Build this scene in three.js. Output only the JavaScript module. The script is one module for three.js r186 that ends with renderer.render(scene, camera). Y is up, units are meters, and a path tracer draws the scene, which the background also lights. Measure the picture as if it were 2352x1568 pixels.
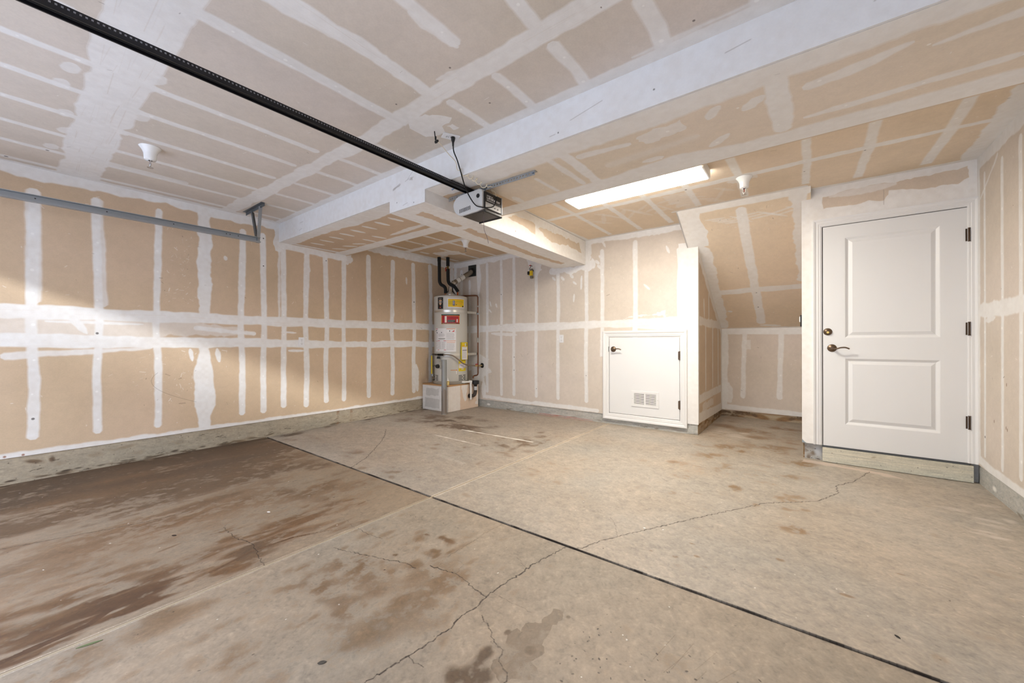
import * as THREE from 'three';
import { RoundedBoxGeometry } from 'three/addons/geometries/RoundedBoxGeometry.js';
import { mergeGeometries } from 'three/addons/utils/BufferGeometryUtils.js';
import { RectAreaLightUniformsLib } from 'three/addons/lights/RectAreaLightUniformsLib.js';
RectAreaLightUniformsLib.init();

// ---------------------------------------------------------------- camera, sky, sun, exposure
const scene = new THREE.Scene();
const EYE = [0, 1.115, 0], FOCAL = 891 / 1568;            // focal length in picture heights
const camera = new THREE.PerspectiveCamera(2 * Math.atan(0.5 / FOCAL) * 180 / Math.PI, 2352 / 1568, 0.05, 200);
camera.position.set(...EYE);
camera.rotation.set(0.0002, 0.6525, -0.0018, 'YXZ');
const renderer = new THREE.WebGLRenderer({ antialias: true });
renderer.toneMapping = THREE.LinearToneMapping;
renderer.toneMappingExposure = 2.55;
renderer.shadowMap.enabled = true;
const SKY = 2.75, SUN = 1.35, LAMP = 21, GLOW = 9.5;
{
  const W = 64, H = 32, d = new Float32Array(W * H * 4);   // hazy sky: pale at the horizon, bluer overhead, even all round
  for (let j = 0; j < H; j++) for (let i = 0; i < W; i++) {
    const el = Math.max(0, (j + 0.5) / H * 2 - 1), t = Math.pow(el, 0.6), k = (j * W + i) * 4;
    d[k] = 0.95 - 0.42 * t; d[k + 1] = 0.975 - 0.3 * t; d[k + 2] = 1.01 - 0.02 * t; d[k + 3] = 1;
  }
  const t = new THREE.DataTexture(d, W, H, THREE.RGBAFormat, THREE.FloatType);
  t.mapping = THREE.EquirectangularReflectionMapping; t.magFilter = THREE.LinearFilter; t.needsUpdate = true;
  scene.background = t; scene.backgroundIntensity = SKY;
}
const sun = new THREE.DirectionalLight(new THREE.Color(0.97, 0.99, 1), SUN);
sun.target.position.set(-5, 1.2, -0.8);
sun.position.copy(sun.target.position).add(new THREE.Vector3(0.8, 0.43, 1).multiplyScalar(12));
sun.castShadow = true; sun.shadow.radius = 7;
Object.assign(sun.shadow.camera, { left: -12, right: 12, top: 8, bottom: -8, near: 0.1, far: 40 });
scene.add(sun, sun.target);

// ---------------------------------------------------------------- random numbers and noise
function rand(seed) { let a = seed >>> 0; return () => { a = (a + 0x6D2B79F5) | 0; let t = Math.imul(a ^ (a >>> 15), 1 | a); t = (t + Math.imul(t ^ (t >>> 7), 61 | t)) ^ t; return ((t ^ (t >>> 14)) >>> 0) / 4294967296; }; }
const NT = 512, NTAB = new Float32Array(NT * NT);
{ const r = rand(77); for (let i = 0; i < NTAB.length; i++) NTAB[i] = r() * 2 - 1; }
function vn(x, y) {
  const xi = Math.floor(x), yi = Math.floor(y); let fx = x - xi, fy = y - yi;
  fx = fx * fx * (3 - 2 * fx); fy = fy * fy * (3 - 2 * fy);
  const x0 = xi & 511, x1 = (xi + 1) & 511, y0 = (yi & 511) << 9, y1 = ((yi + 1) & 511) << 9;
  const a = NTAB[y0 + x0], b = NTAB[y0 + x1], c = NTAB[y1 + x0], d = NTAB[y1 + x1];
  return a + (b - a) * fx + (c - a) * fy + (a - b - c + d) * fx * fy;
}
function fbm(x, y, n) { let s = 0, a = 0.5, f = 1; for (let i = 0; i < n; i++) { s += a * vn(x * f + i * 37.3, y * f + i * 11.7); a *= 0.5; f *= 2.03; } return s; }
const clamp = (x, a = 0, b = 1) => x < a ? a : x > b ? b : x;
const sstep = (a, b, x) => { const t = clamp((x - a) / (b - a)); return t * t * (3 - 2 * t); };
const toS = new Uint8Array(4096); for (let i = 0; i < 4096; i++) { const c = i / 4095; toS[i] = Math.round(255 * (c <= 0.0031308 ? 12.92 * c : 1.055 * Math.pow(c, 1 / 2.4) - 0.055)); }
const srgb = (x) => toS[(clamp(x) * 4095) | 0];
const lin = (c) => { c /= 255; return c <= 0.04045 ? c / 12.92 : Math.pow((c + 0.055) / 1.055, 2.4); };

// ---------------------------------------------------------------- scene-graph helpers
const used = {};
function numbered(n) { used[n] = (used[n] ?? -1) + 1; return used[n] ? n + '_' + String(used[n]).padStart(3, '0') : n; }
function tag(o, label, category, group, kind) { if (label) o.userData.label = label; if (category) o.userData.category = category; if (group) o.userData.group = group; if (kind) o.userData.kind = kind; return o; }
function thing(name, label, category, p = [0, 0, 0], ry = 0, group) { const g = new THREE.Group(); g.name = numbered(name); g.position.set(...p); g.rotation.y = ry; scene.add(g); return tag(g, label, category, group); }
function structure(name, label, category) { const g = new THREE.Group(); g.name = name; scene.add(g); return tag(g, label, category, null, 'structure'); }
function part(name, geo, mat, parent, label) {
  const gs = Array.isArray(geo) ? merge(geo) : geo, m = new THREE.Mesh(gs, mat);
  const n = parent.children.filter((c) => c.name === name || c.name.startsWith(name + '_0')).length;
  m.name = n ? name + '_' + String(n).padStart(3, '0') : name;
  m.castShadow = m.receiveShadow = true; parent.add(m); if (label) m.userData.label = label; return m;
}
const each = (name, list, mat, parent, label) => list.forEach((g) => part(name, g, mat, parent, label));
function solo(name, geo, mat, label, category, group) { const m = new THREE.Mesh(Array.isArray(geo) ? merge(geo) : geo, mat); m.name = numbered(name); m.castShadow = m.receiveShadow = true; scene.add(m); return tag(m, label, category, group); }
function merge(list) {
  return mergeGeometries(list.map((g) => { let q = g.index ? g.toNonIndexed() : g.clone(); for (const k of Object.keys(q.attributes)) if (!['position', 'normal', 'uv'].includes(k)) q.deleteAttribute(k); if (!q.attributes.uv) q.setAttribute('uv', new THREE.BufferAttribute(new Float32Array(q.attributes.position.count * 2), 2)); return q; }));
}
const V = (x, y, z) => new THREE.Vector3(x, y, z);
function box(w, h, d, x, y, z, r = 0) { const g = r ? new RoundedBoxGeometry(w, h, d, 2, Math.min(r, w / 2.01, h / 2.01, d / 2.01)) : new THREE.BoxGeometry(w, h, d); return g.translate(x, y, z); }
function span(x0, x1, y0, y1, z0, z1, r) { return box(x1 - x0, y1 - y0, z1 - z0, (x0 + x1) / 2, (y0 + y1) / 2, (z0 + z1) / 2, r); }
function cyl(r0, r1, h, x, y, z, n = 24, open = false) { return new THREE.CylinderGeometry(r1, r0, h, n, 1, open).translate(x, y + h / 2, z); }
function tube(pts, r, n = 10, seg) { const c = new THREE.CatmullRomCurve3(pts.map((p) => V(...p)), false, 'centripetal'); return new THREE.TubeGeometry(c, seg ?? pts.length * 8, r, n, false); }
function bent(pts, r, bend, n = 12) {                       // straight runs joined by round bends
  const P = pts.map((p) => V(...p)), path = new THREE.CurvePath(); let last = P[0];
  for (let i = 1; i < P.length - 1; i++) {
    const a = P[i].clone().add(P[i - 1].clone().sub(P[i]).setLength(Math.min(bend, P[i].distanceTo(P[i - 1]) * 0.49))), b = P[i].clone().add(P[i + 1].clone().sub(P[i]).setLength(Math.min(bend, P[i].distanceTo(P[i + 1]) * 0.49)));
    path.add(new THREE.LineCurve3(last, a)); path.add(new THREE.QuadraticBezierCurve3(a, P[i], b)); last = b;
  }
  path.add(new THREE.LineCurve3(last, P[P.length - 1]));
  return new THREE.TubeGeometry(path, pts.length * 14, r, n, false);
}
function rod(a, b, r, n = 10) { const A = V(...a), B = V(...b), d = B.clone().sub(A); const g = new THREE.CylinderGeometry(r, r, d.length(), n); g.applyQuaternion(new THREE.Quaternion().setFromUnitVectors(V(0, 1, 0), d.normalize())); return g.translate((A.x + B.x) / 2, (A.y + B.y) / 2, (A.z + B.z) / 2); }
function quads(list) {                                       // list of [a,b,c,d] corner points, flat shaded
  const p = []; for (const q of list) { const [a, b, c, d] = q; p.push(...a, ...b, ...c, ...a, ...c, ...d); }
  const g = new THREE.BufferGeometry(); g.setAttribute('position', new THREE.Float32BufferAttribute(p, 3)); g.computeVertexNormals();
  g.setAttribute('uv', new THREE.Float32BufferAttribute(new Float32Array(p.length / 3 * 2), 2)); return g;
}
const std = (color, roughness = 0.6, metalness = 0, extra = {}) => new THREE.MeshStandardMaterial({ color, roughness, metalness, ...extra });

// ---------------------------------------------------------------- textures
function dataTex(data, W, H, wrap = THREE.MirroredRepeatWrapping) { const t = new THREE.DataTexture(data, W, H, THREE.RGBAFormat); t.colorSpace = THREE.SRGBColorSpace; t.magFilter = THREE.LinearFilter; t.minFilter = THREE.LinearMipmapLinearFilter; t.generateMipmaps = true; t.wrapS = t.wrapT = wrap; t.anisotropy = 8; t.needsUpdate = true; return t; }
function layer(W, H, ppm, a0, b0) { const c = document.createElement('canvas'); c.width = W; c.height = H; const x = c.getContext('2d'); x.setTransform(ppm, 0, 0, ppm, -a0 * ppm, -b0 * ppm); x.lineCap = 'round'; x.lineJoin = 'round'; return x; }
let ragSeed = 3.1;
function fillPoly(c, P) { c.beginPath(); P.forEach((p, i) => i ? c.lineTo(p[0], p[1]) : c.moveTo(p[0], p[1])); c.closePath(); c.fill(); }
// a trowelled band along a line of [a, b, half-width] points
function strip(c, pts, { alpha = 0.8, rag = 0.006, soft = 0.006, seed = (ragSeed += 7.7), freq = 9, step = 0.02, round = true } = {}) {
  const S = []; for (let i = 0; i < pts.length - 1; i++) { const [a, b, w] = pts[i], [d, e, v] = pts[i + 1], L = Math.hypot(d - a, e - b), n = Math.max(1, Math.round(L / step)); for (let k = 0; k < n + (i === pts.length - 2 ? 1 : 0); k++) { const t = k / n; S.push([a + (d - a) * t, b + (e - b) * t, w + (v - w) * t, (e - b) / L, (d - a) / L]); } }
  const total = S.length * step;
  for (const [off, al] of [[soft, alpha * 0.45], [0, alpha * 0.8], [-soft * 0.7, alpha]]) {
    const up = [], dn = [];
    S.forEach(([a, b, w, s, k], i) => {
      const u = i * step, e = round ? Math.min(1, Math.sqrt(Math.max(0, Math.min(u, total - u - step) + 0.004) / Math.max(w * 0.7, 0.012))) : 1;
      const l = (w + off + rag * (vn(u * freq, seed) + 0.6 * vn(u * freq * 3.7, seed + 9))) * e, r = (w + off + rag * (vn(u * freq, seed + 50) + 0.6 * vn(u * freq * 3.7, seed + 59))) * e;
      up.push([a - s * l, b + k * l]); dn.push([a + s * r, b - k * r]);
    });
    c.fillStyle = `rgba(255,255,255,${al})`; fillPoly(c, up.concat(dn.reverse()));
  }
  return c;
}
function blob(c, poly, { alpha = 0.85, rag = 0.012, freq = 14, color = '255,255,255', soft = 0 } = {}) {
  const seed = (ragSeed += 5.3), P = []; let u = 0;
  poly.forEach((p, i) => { const q = poly[(i + 1) % poly.length], L = Math.hypot(q[0] - p[0], q[1] - p[1]), n = Math.max(1, Math.round(L / 0.012)); for (let k = 0; k < n; k++) { const t = k / n; u += L / n; P.push([p[0] + (q[0] - p[0]) * t + rag * (vn(u * freq, seed) + 0.5 * vn(u * freq * 3, seed + 3)), p[1] + (q[1] - p[1]) * t + rag * (vn(u * freq, seed + 20) + 0.5 * vn(u * freq * 3, seed + 23))]); } });
  c.fillStyle = `rgba(${color},${alpha})`; fillPoly(c, P);
}
function combed(c, a0, b0, a1, b1, w, n, alpha = 0.22) {       // fine trowel drag lines left along a wide joint
  const L = Math.hypot(a1 - a0, b1 - b0), k = (a1 - a0) / L, s = (b1 - b0) / L, r = rand(Math.round(a0 * 97 + b0 * 53) + n); c.globalCompositeOperation = 'destination-out';
  for (let i = 0; i < n; i++) { const o = (r() * 2 - 1) * w * 0.92, t0 = r() * 0.7 * L, l = (0.15 + 0.5 * r()) * L * 0.6, t1 = Math.min(L, t0 + l), d = (r() - 0.5) * 0.02; c.strokeStyle = `rgba(0,0,0,${alpha * (0.3 + 0.9 * r())})`; c.lineWidth = 0.0015 + 0.006 * r() * r(); c.beginPath(); c.moveTo(a0 + k * t0 - s * o, b0 + s * t0 + k * o); c.lineTo(a0 + k * t1 - s * (o + d), b0 + s * t1 + k * (o + d)); c.stroke(); }
  c.globalCompositeOperation = 'source-over';
}
const rect = (a0, b0, a1, b1) => [[a0, b0], [a1, b0], [a1, b1], [a0, b1]];
function brush(c, a, b, d, e, w, alpha = 0.75) { strip(c, [[a, b, w * 0.35], [a + (d - a) * 0.3, b + (e - b) * 0.3, w], [a + (d - a) * 0.75, b + (e - b) * 0.75, w * 0.9], [d, e, w * 0.3]], { alpha, rag: w * 0.2, soft: 0.004, freq: 12, step: 0.01 }); }
function screws(c, a, b, d, e, gap = 0.3, dark = 0.06) { const L = Math.hypot(d - a, e - b), n = Math.floor(L / gap), r = rand(Math.round((a * 31 + b * 17 + d * 7) * 100) + 5); for (let i = 0; i <= n; i++) { const t = (i + 0.3 + 0.3 * r()) / (n + 1), x = a + (d - a) * t + (r() - 0.5) * 0.012, y = b + (e - b) * t; c.fillStyle = r() < dark ? 'rgba(60,50,45,.8)' : 'rgba(250,248,244,.55)'; c.beginPath(); c.arc(x, y, 0.005 + 0.006 * r(), 0, 7); c.fill(); } }
function scuffs(c, a0, b0, w, h, n, seed) { const r = rand(seed); for (let i = 0; i < n; i++) { const x = a0 + r() * w, y = b0 + r() * h, t = r() * 6.28, l = 0.004 + r() * r() * 0.05; c.strokeStyle = `rgba(${r() < 0.88 ? '238,234,228' : '90,70,55'},${0.25 + 0.5 * r()})`; c.lineWidth = 0.0015 + r() * 0.004; c.beginPath(); c.moveTo(x, y); c.quadraticCurveTo(x + Math.cos(t) * l * 0.5 + (r() - 0.5) * 0.01, y + Math.sin(t) * l * 0.5, x + Math.cos(t) * l, y + Math.sin(t) * l); c.stroke(); } }
const PAPER = [0.655, 0.54, 0.42], MUD = [0.82, 0.805, 0.785];
// plasterboard: tan paper, pale joint compound where `mud` is drawn, other marks where `marks` are drawn (a, b in metres on the surface)
function boardTexture(a0, b0, w, h, ppm, draw, { paper = PAPER, mud = MUD, seed = 1, grain = 1 } = {}) {
  const W = Math.min(2048, Math.round(w * ppm)), H = Math.min(2048, Math.round(h * ppm)); ppm = W / w;
  const m = layer(W, H, ppm, a0, b0), o = layer(W, H, ppm, a0, b0); draw(m, o);
  const md = m.getImageData(0, 0, W, H).data, od = o.getImageData(0, 0, W, H).data, out = new Uint8Array(W * H * 4), q = 1 / ppm;
  for (let j = 0; j < H; j++) for (let i = 0; i < W; i++) {
    const k = (j * W + i) * 4, x = i * q + seed * 13.7, y = j * q + seed * 5.1;
    const n1 = vn(x * 1.9, y * 1.9), n2 = vn(x * 34, y * 34), n3 = vn(x * 170, y * 170), n4 = vn(x * 7, y * 7);
    const cov = md[k + 3] / 255, al = clamp(cov * (0.93 + 0.07 * n4 + 0.05 * n2)), pv = 1 + grain * (0.05 * n1 + 0.03 * n4 + 0.025 * n2 + 0.03 * n3), mv = 1 + 0.02 * n1 + 0.02 * n2 + 0.015 * n3, oa = od[k + 3] / 255;
    for (let c = 0; c < 3; c++) { let v = paper[c] * pv * (1 + (c === 2 ? 0.03 : 0) * n1); v += (mud[c] * mv - v) * al; if (oa) v += (lin(od[k + c]) - v) * oa; out[k + c] = srgb(v); }
    out[k + 3] = 255;
  }
  return dataTex(out, W, H);
}
const boardMat = (...a) => new THREE.MeshStandardMaterial({ map: boardTexture(...a), roughness: 0.92 });
const plainBoard = std(new THREE.Color(...PAPER), 0.92), framingMat = std('#a58a63', 0.9), whitePaint = std(new THREE.Color(0.79, 0.785, 0.775), 0.42), mudPlain = std(new THREE.Color(...MUD), 0.9);

// ---------------------------------------------------------------- flat surfaces made of plasterboard sheets
function slab(pts, N, thick, uv, back = 0) {                 // convex polygon with thickness, its face towards N
  const n = N.clone().normalize(), F = pts.map((p) => p.clone().addScaledVector(n, -back)), B = F.map((p) => p.clone().addScaledVector(n, -thick)), P = [], U = [], T = uv ?? pts.map(() => [0, 0]);
  const flip = F[1].clone().sub(F[0]).cross(F[2].clone().sub(F[0])).dot(n) < 0, L = F.length, tri = (a, b, c, i, j, k) => { for (const [p, t] of flip ? [[a, i], [c, k], [b, j]] : [[a, i], [b, j], [c, k]]) { P.push(p.x, p.y, p.z); U.push(...T[t]); } };
  for (let i = 1; i < L - 1; i++) { tri(F[0], F[i], F[i + 1], 0, i, i + 1); tri(B[0], B[i + 1], B[i], 0, i + 1, i); }
  for (let i = 0; i < L; i++) { const j = (i + 1) % L; tri(F[i], B[i], B[j], i, i, j); tri(F[i], B[j], F[j], i, j, j); }
  const g = new THREE.BufferGeometry(); g.setAttribute('position', new THREE.Float32BufferAttribute(P, 3)); g.setAttribute('uv', new THREE.Float32BufferAttribute(U, 2)); g.computeVertexNormals(); return g;
}
function sheets(parent, S, polys, { name = 'drywall_panel', thick = 0.0127, frame = 0.12 } = {}) {
  for (const poly of polys) { const P = poly.map(([a, b]) => S.pt(a, b)); part(name, slab(P, S.n, thick, poly.map(([a, b]) => [(a - S.a0) / S.w, (b - S.b0) / S.h])), S.mat, parent); }
  if (frame) part('framing', polys.map((poly) => { const P = poly.map(([a, b]) => S.pt(a, b)), c = P.reduce((u, p) => u.add(p), V(0, 0, 0)).multiplyScalar(1 / P.length); return slab(P.map((p) => p.clone().add(c.clone().sub(p).setLength(0.03))), S.n, frame, null, thick + 0.002); }), framingMat, parent);
}
const YC = 2.53, YS = 2.31, ZS0 = -2.0, ZS1 = -2.88, ZB = -4.985, ZD = -4.62, XR = 1.05, ZA = -6.55, XCL = -1.035, ZG = 1.12;
const XL = (z) => -4.97 + 0.034 * z;
const JOIST = [-4.85, -4.45, -4.06, -3.66, -3.27, -2.9];

// ---------------------------------------------------------------- left wall
{
  const S = { pt: (a, b) => V(XL(a), b, a), n: V(1, 0, -0.034), a0: -5.0, b0: 0.14, w: 6.2, h: 2.42 };
  S.mat = boardMat(S.a0, S.b0, S.w, S.h, 330, (m, o) => {
    for (const [z, t, b, w] of [[-0.14, 2.36, 0.33, 0.03], [-0.5, 2.39, 0.31, 0.026], [-0.9, 2.41, 0.29, 0.025], [-1.61, 2.38, 0.3, 0.03], [-1.83, 2.38, 0.29, 0.03], [-2.05, 2.33, 0.32, 0.03], [-2.32, 2.3, 0.29, 0.032], [-2.58, 2.3, 0.31, 0.031], [-2.83, 2.3, 0.3, 0.031], [-3.22, 2.38, 0.3, 0.034], [-3.63, 2.38, 0.29, 0.035], [-4.05, 2.4, 0.28, 0.037], [0.25, 2.4, 0.3, 0.03], [0.65, 2.4, 0.3, 0.03]]) {
      const wob = 0.012 * Math.sin(z * 9);
      strip(m, [[z + wob, t, w * 1.02], [z, (t + b) / 2 + 0.4, w], [z - wob, 1.3, w * 0.95], [z + wob * 0.6, 0.8, w], [z, b, w]], { alpha: 0.8, rag: 0.004 });
      screws(o, z, t, z, b, 0.28);
    }
    strip(m, [[-0.14, 2.36, 0.04], [-0.145, 1.43, 0.042]], { alpha: 0.5 }); strip(m, [[-0.5, 2.39, 0.034], [-0.53, 1.43, 0.033]], { alpha: 0.45 });
    strip(m, [[-1.27, 2.5, 0.05], [-1.275, 1.95, 0.06], [-1.27, 1.35, 0.045]], { alpha: 0.93, rag: 0.012 });
    strip(m, [[-1.265, 1.1, 0.03], [-1.265, 0.85, 0.075], [-1.275, 0.45, 0.095], [-1.27, 0.34, 0.05], [-1.27, 0.17, 0.04]], { alpha: 0.9, rag: 0.01, round: false });
    strip(m, [[1.2, 1.37, 0.06], [0.02, 1.365, 0.058], [-0.98, 1.36, 0.055], [-2.76, 1.365, 0.05], [-5, 1.36, 0.05]], { alpha: 0.97, rag: 0.012, freq: 4 }); for (let z = -5; z < 1; z += 0.8) combed(m, z, 1.365, z + 0.9, 1.36, 0.05, 9, 0.2);
    strip(m, [[1.2, 1.13, 0.05], [0.02, 1.13, 0.05], [-0.98, 1.115, 0.052], [-2.5, 1.085, 0.045], [-2.76, 1.08, 0.045], [-5, 1.07, 0.045]], { alpha: 0.97, rag: 0.01, freq: 4 }); for (let z = -3; z < 1; z += 0.8) combed(m, z, 1.1, z + 0.9, 1.115, 0.04, 7, 0.18);
    strip(m, [[0.9, 1.27, 0.1], [-0.6, 1.25, 0.09], [-1.6, 1.24, 0.05]], { alpha: 0.3, rag: 0.02 });
    strip(m, [[0.02, 1.01, 0.03], [-0.86, 1.06, 0.01]], { alpha: 0.55 });
    brush(m, -0.34, 1.33, -0.44, 1.19, 0.025, 0.85); strip(m, [[-1.18, 1.26, 0.022], [-1.75, 1.21, 0.018]], { alpha: 0.75 });
    for (const [a, b, d, e, w] of [[-1.15, 1.05, -1.17, 0.92, 0.02], [-1.38, 1.05, -1.4, 0.9, 0.022], [-2.02, 1.235, -2.2, 1.23, 0.012], [-2.1, 1.01, -2.3, 1.005, 0.014], [-0.2, 1.29, -0.8, 1.285, 0.012], [-1.35, 1.34, -1.62, 1.32, 0.02]]) brush(m, a, b, d, e, w, 0.7);
    strip(m, [[1.2, 2.5, 0.075], [-0.44, 2.5, 0.055], [-0.98, 2.51, 0.05], [-1.3, 2.5, 0.055], [-2.0, 2.51, 0.06]], { alpha: 0.95, rag: 0.02, freq: 6 });
    strip(m, [[-1.98, 2.3, 0.045], [-2.3, 2.275, 0.04], [-2.88, 2.265, 0.04]], { alpha: 0.97, rag: 0.01 });
    strip(m, [[-2.86, 2.5, 0.055], [-3.5, 2.5, 0.07], [-4.2, 2.5, 0.06], [-5, 2.5, 0.06]], { alpha: 0.95, rag: 0.02, freq: 6 });
    blob(m, [[-1.9, 2.55], [-2.02, 2.55], [-2.02, 2.2], [-1.96, 2.2], [-1.93, 2.3], [-1.97, 2.42]], { alpha: 0.9, rag: 0.015 });
    strip(m, [[-2.0, 2.26, 0.014], [-2.0, 1.4, 0.01]], { alpha: 0.5 }); blob(m, rect(-2.95, 2.2, -2.83, 2.31), { rag: 0.03 });
    strip(m, [[-4.93, 2.45, 0.05], [-4.93, 0.2, 0.05]], { alpha: 0.85, rag: 0.01 }); strip(m, [[-4.4, 2.43, 0.04], [-4.42, 1.9, 0.035], [-4.4, 0.3, 0.035]], { alpha: 0.8 });
    brush(m, -4.1, 0.75, -4.12, 0.3, 0.05, 0.7);
    for (const [a, b, l] of [[-3.9, 2.15, 0.12], [-3.65, 1.62, 0.12], [-2.35, 2.08, 0.08], [-2.6, 1.8, 0.12], [-1.45, 2.05, 0.05]]) brush(m, a, b, a - 0.01, b - l, 0.018, 0.6);
    strip(m, [[1.2, 0.235, 0.024], [0.02, 0.225, 0.022], [-2.75, 0.19, 0.022], [-5, 0.185, 0.02]], { alpha: 0.7, rag: 0.008 });
    for (const z of [-0.2, -0.34, -0.62, -0.86, -1.0, -1.75, -2.3]) { m.fillStyle = 'rgba(255,255,255,.8)'; m.beginPath(); m.ellipse(z, 0.225 + 0.016 * z, 0.03, 0.013, 0, 0, 7); m.fill(); }
    scuffs(o, -4.8, 0.3, 5, 2.1, 240, 11); scuffs(o, -1.25, 1.5, 0.35, 0.7, 60, 12); scuffs(o, -1.25, 0.45, 0.5, 0.55, 70, 13);
    o.strokeStyle = 'rgba(95,75,55,.5)'; o.lineWidth = 0.0035; o.beginPath(); o.moveTo(-0.9, 0.82); o.bezierCurveTo(-0.78, 0.72, -0.9, 0.62, -1.2, 0.5); o.stroke();
    for (const [z, b] of [[0.0, 0.225], [-0.09, 0.22]]) { o.fillStyle = 'rgba(140,80,40,.8)'; o.beginPath(); o.arc(z, b, 0.008, 0, 7); o.fill(); }
    for (const [z, b] of [[-1.83, 2.32], [-1.83, 2.0]]) { o.fillStyle = 'rgba(30,25,20,.9)'; o.beginPath(); o.arc(z, b, 0.007, 0, 7); o.fill(); }
  }, { seed: 1, paper: [0.61, 0.462, 0.318] });
  const g = structure('wall_left', 'long unpainted plasterboard wall with taped joints above a concrete kerb', 'wall'), rows = [[(z) => 0.21 + 0.01 * z, () => 1.09], [() => 1.09, () => 1.365], [() => 1.365, () => YC + 0.01]];
  const P = []; for (const [lo, hi] of rows) for (const [z0, z1] of [[1.15, -1.27], [-1.27, -5.0]]) P.push([[z0, lo(z0)], [z1, lo(z1)], [z1, hi(z1)], [z0, hi(z0)]]);
  sheets(g, S, P);
}

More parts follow.
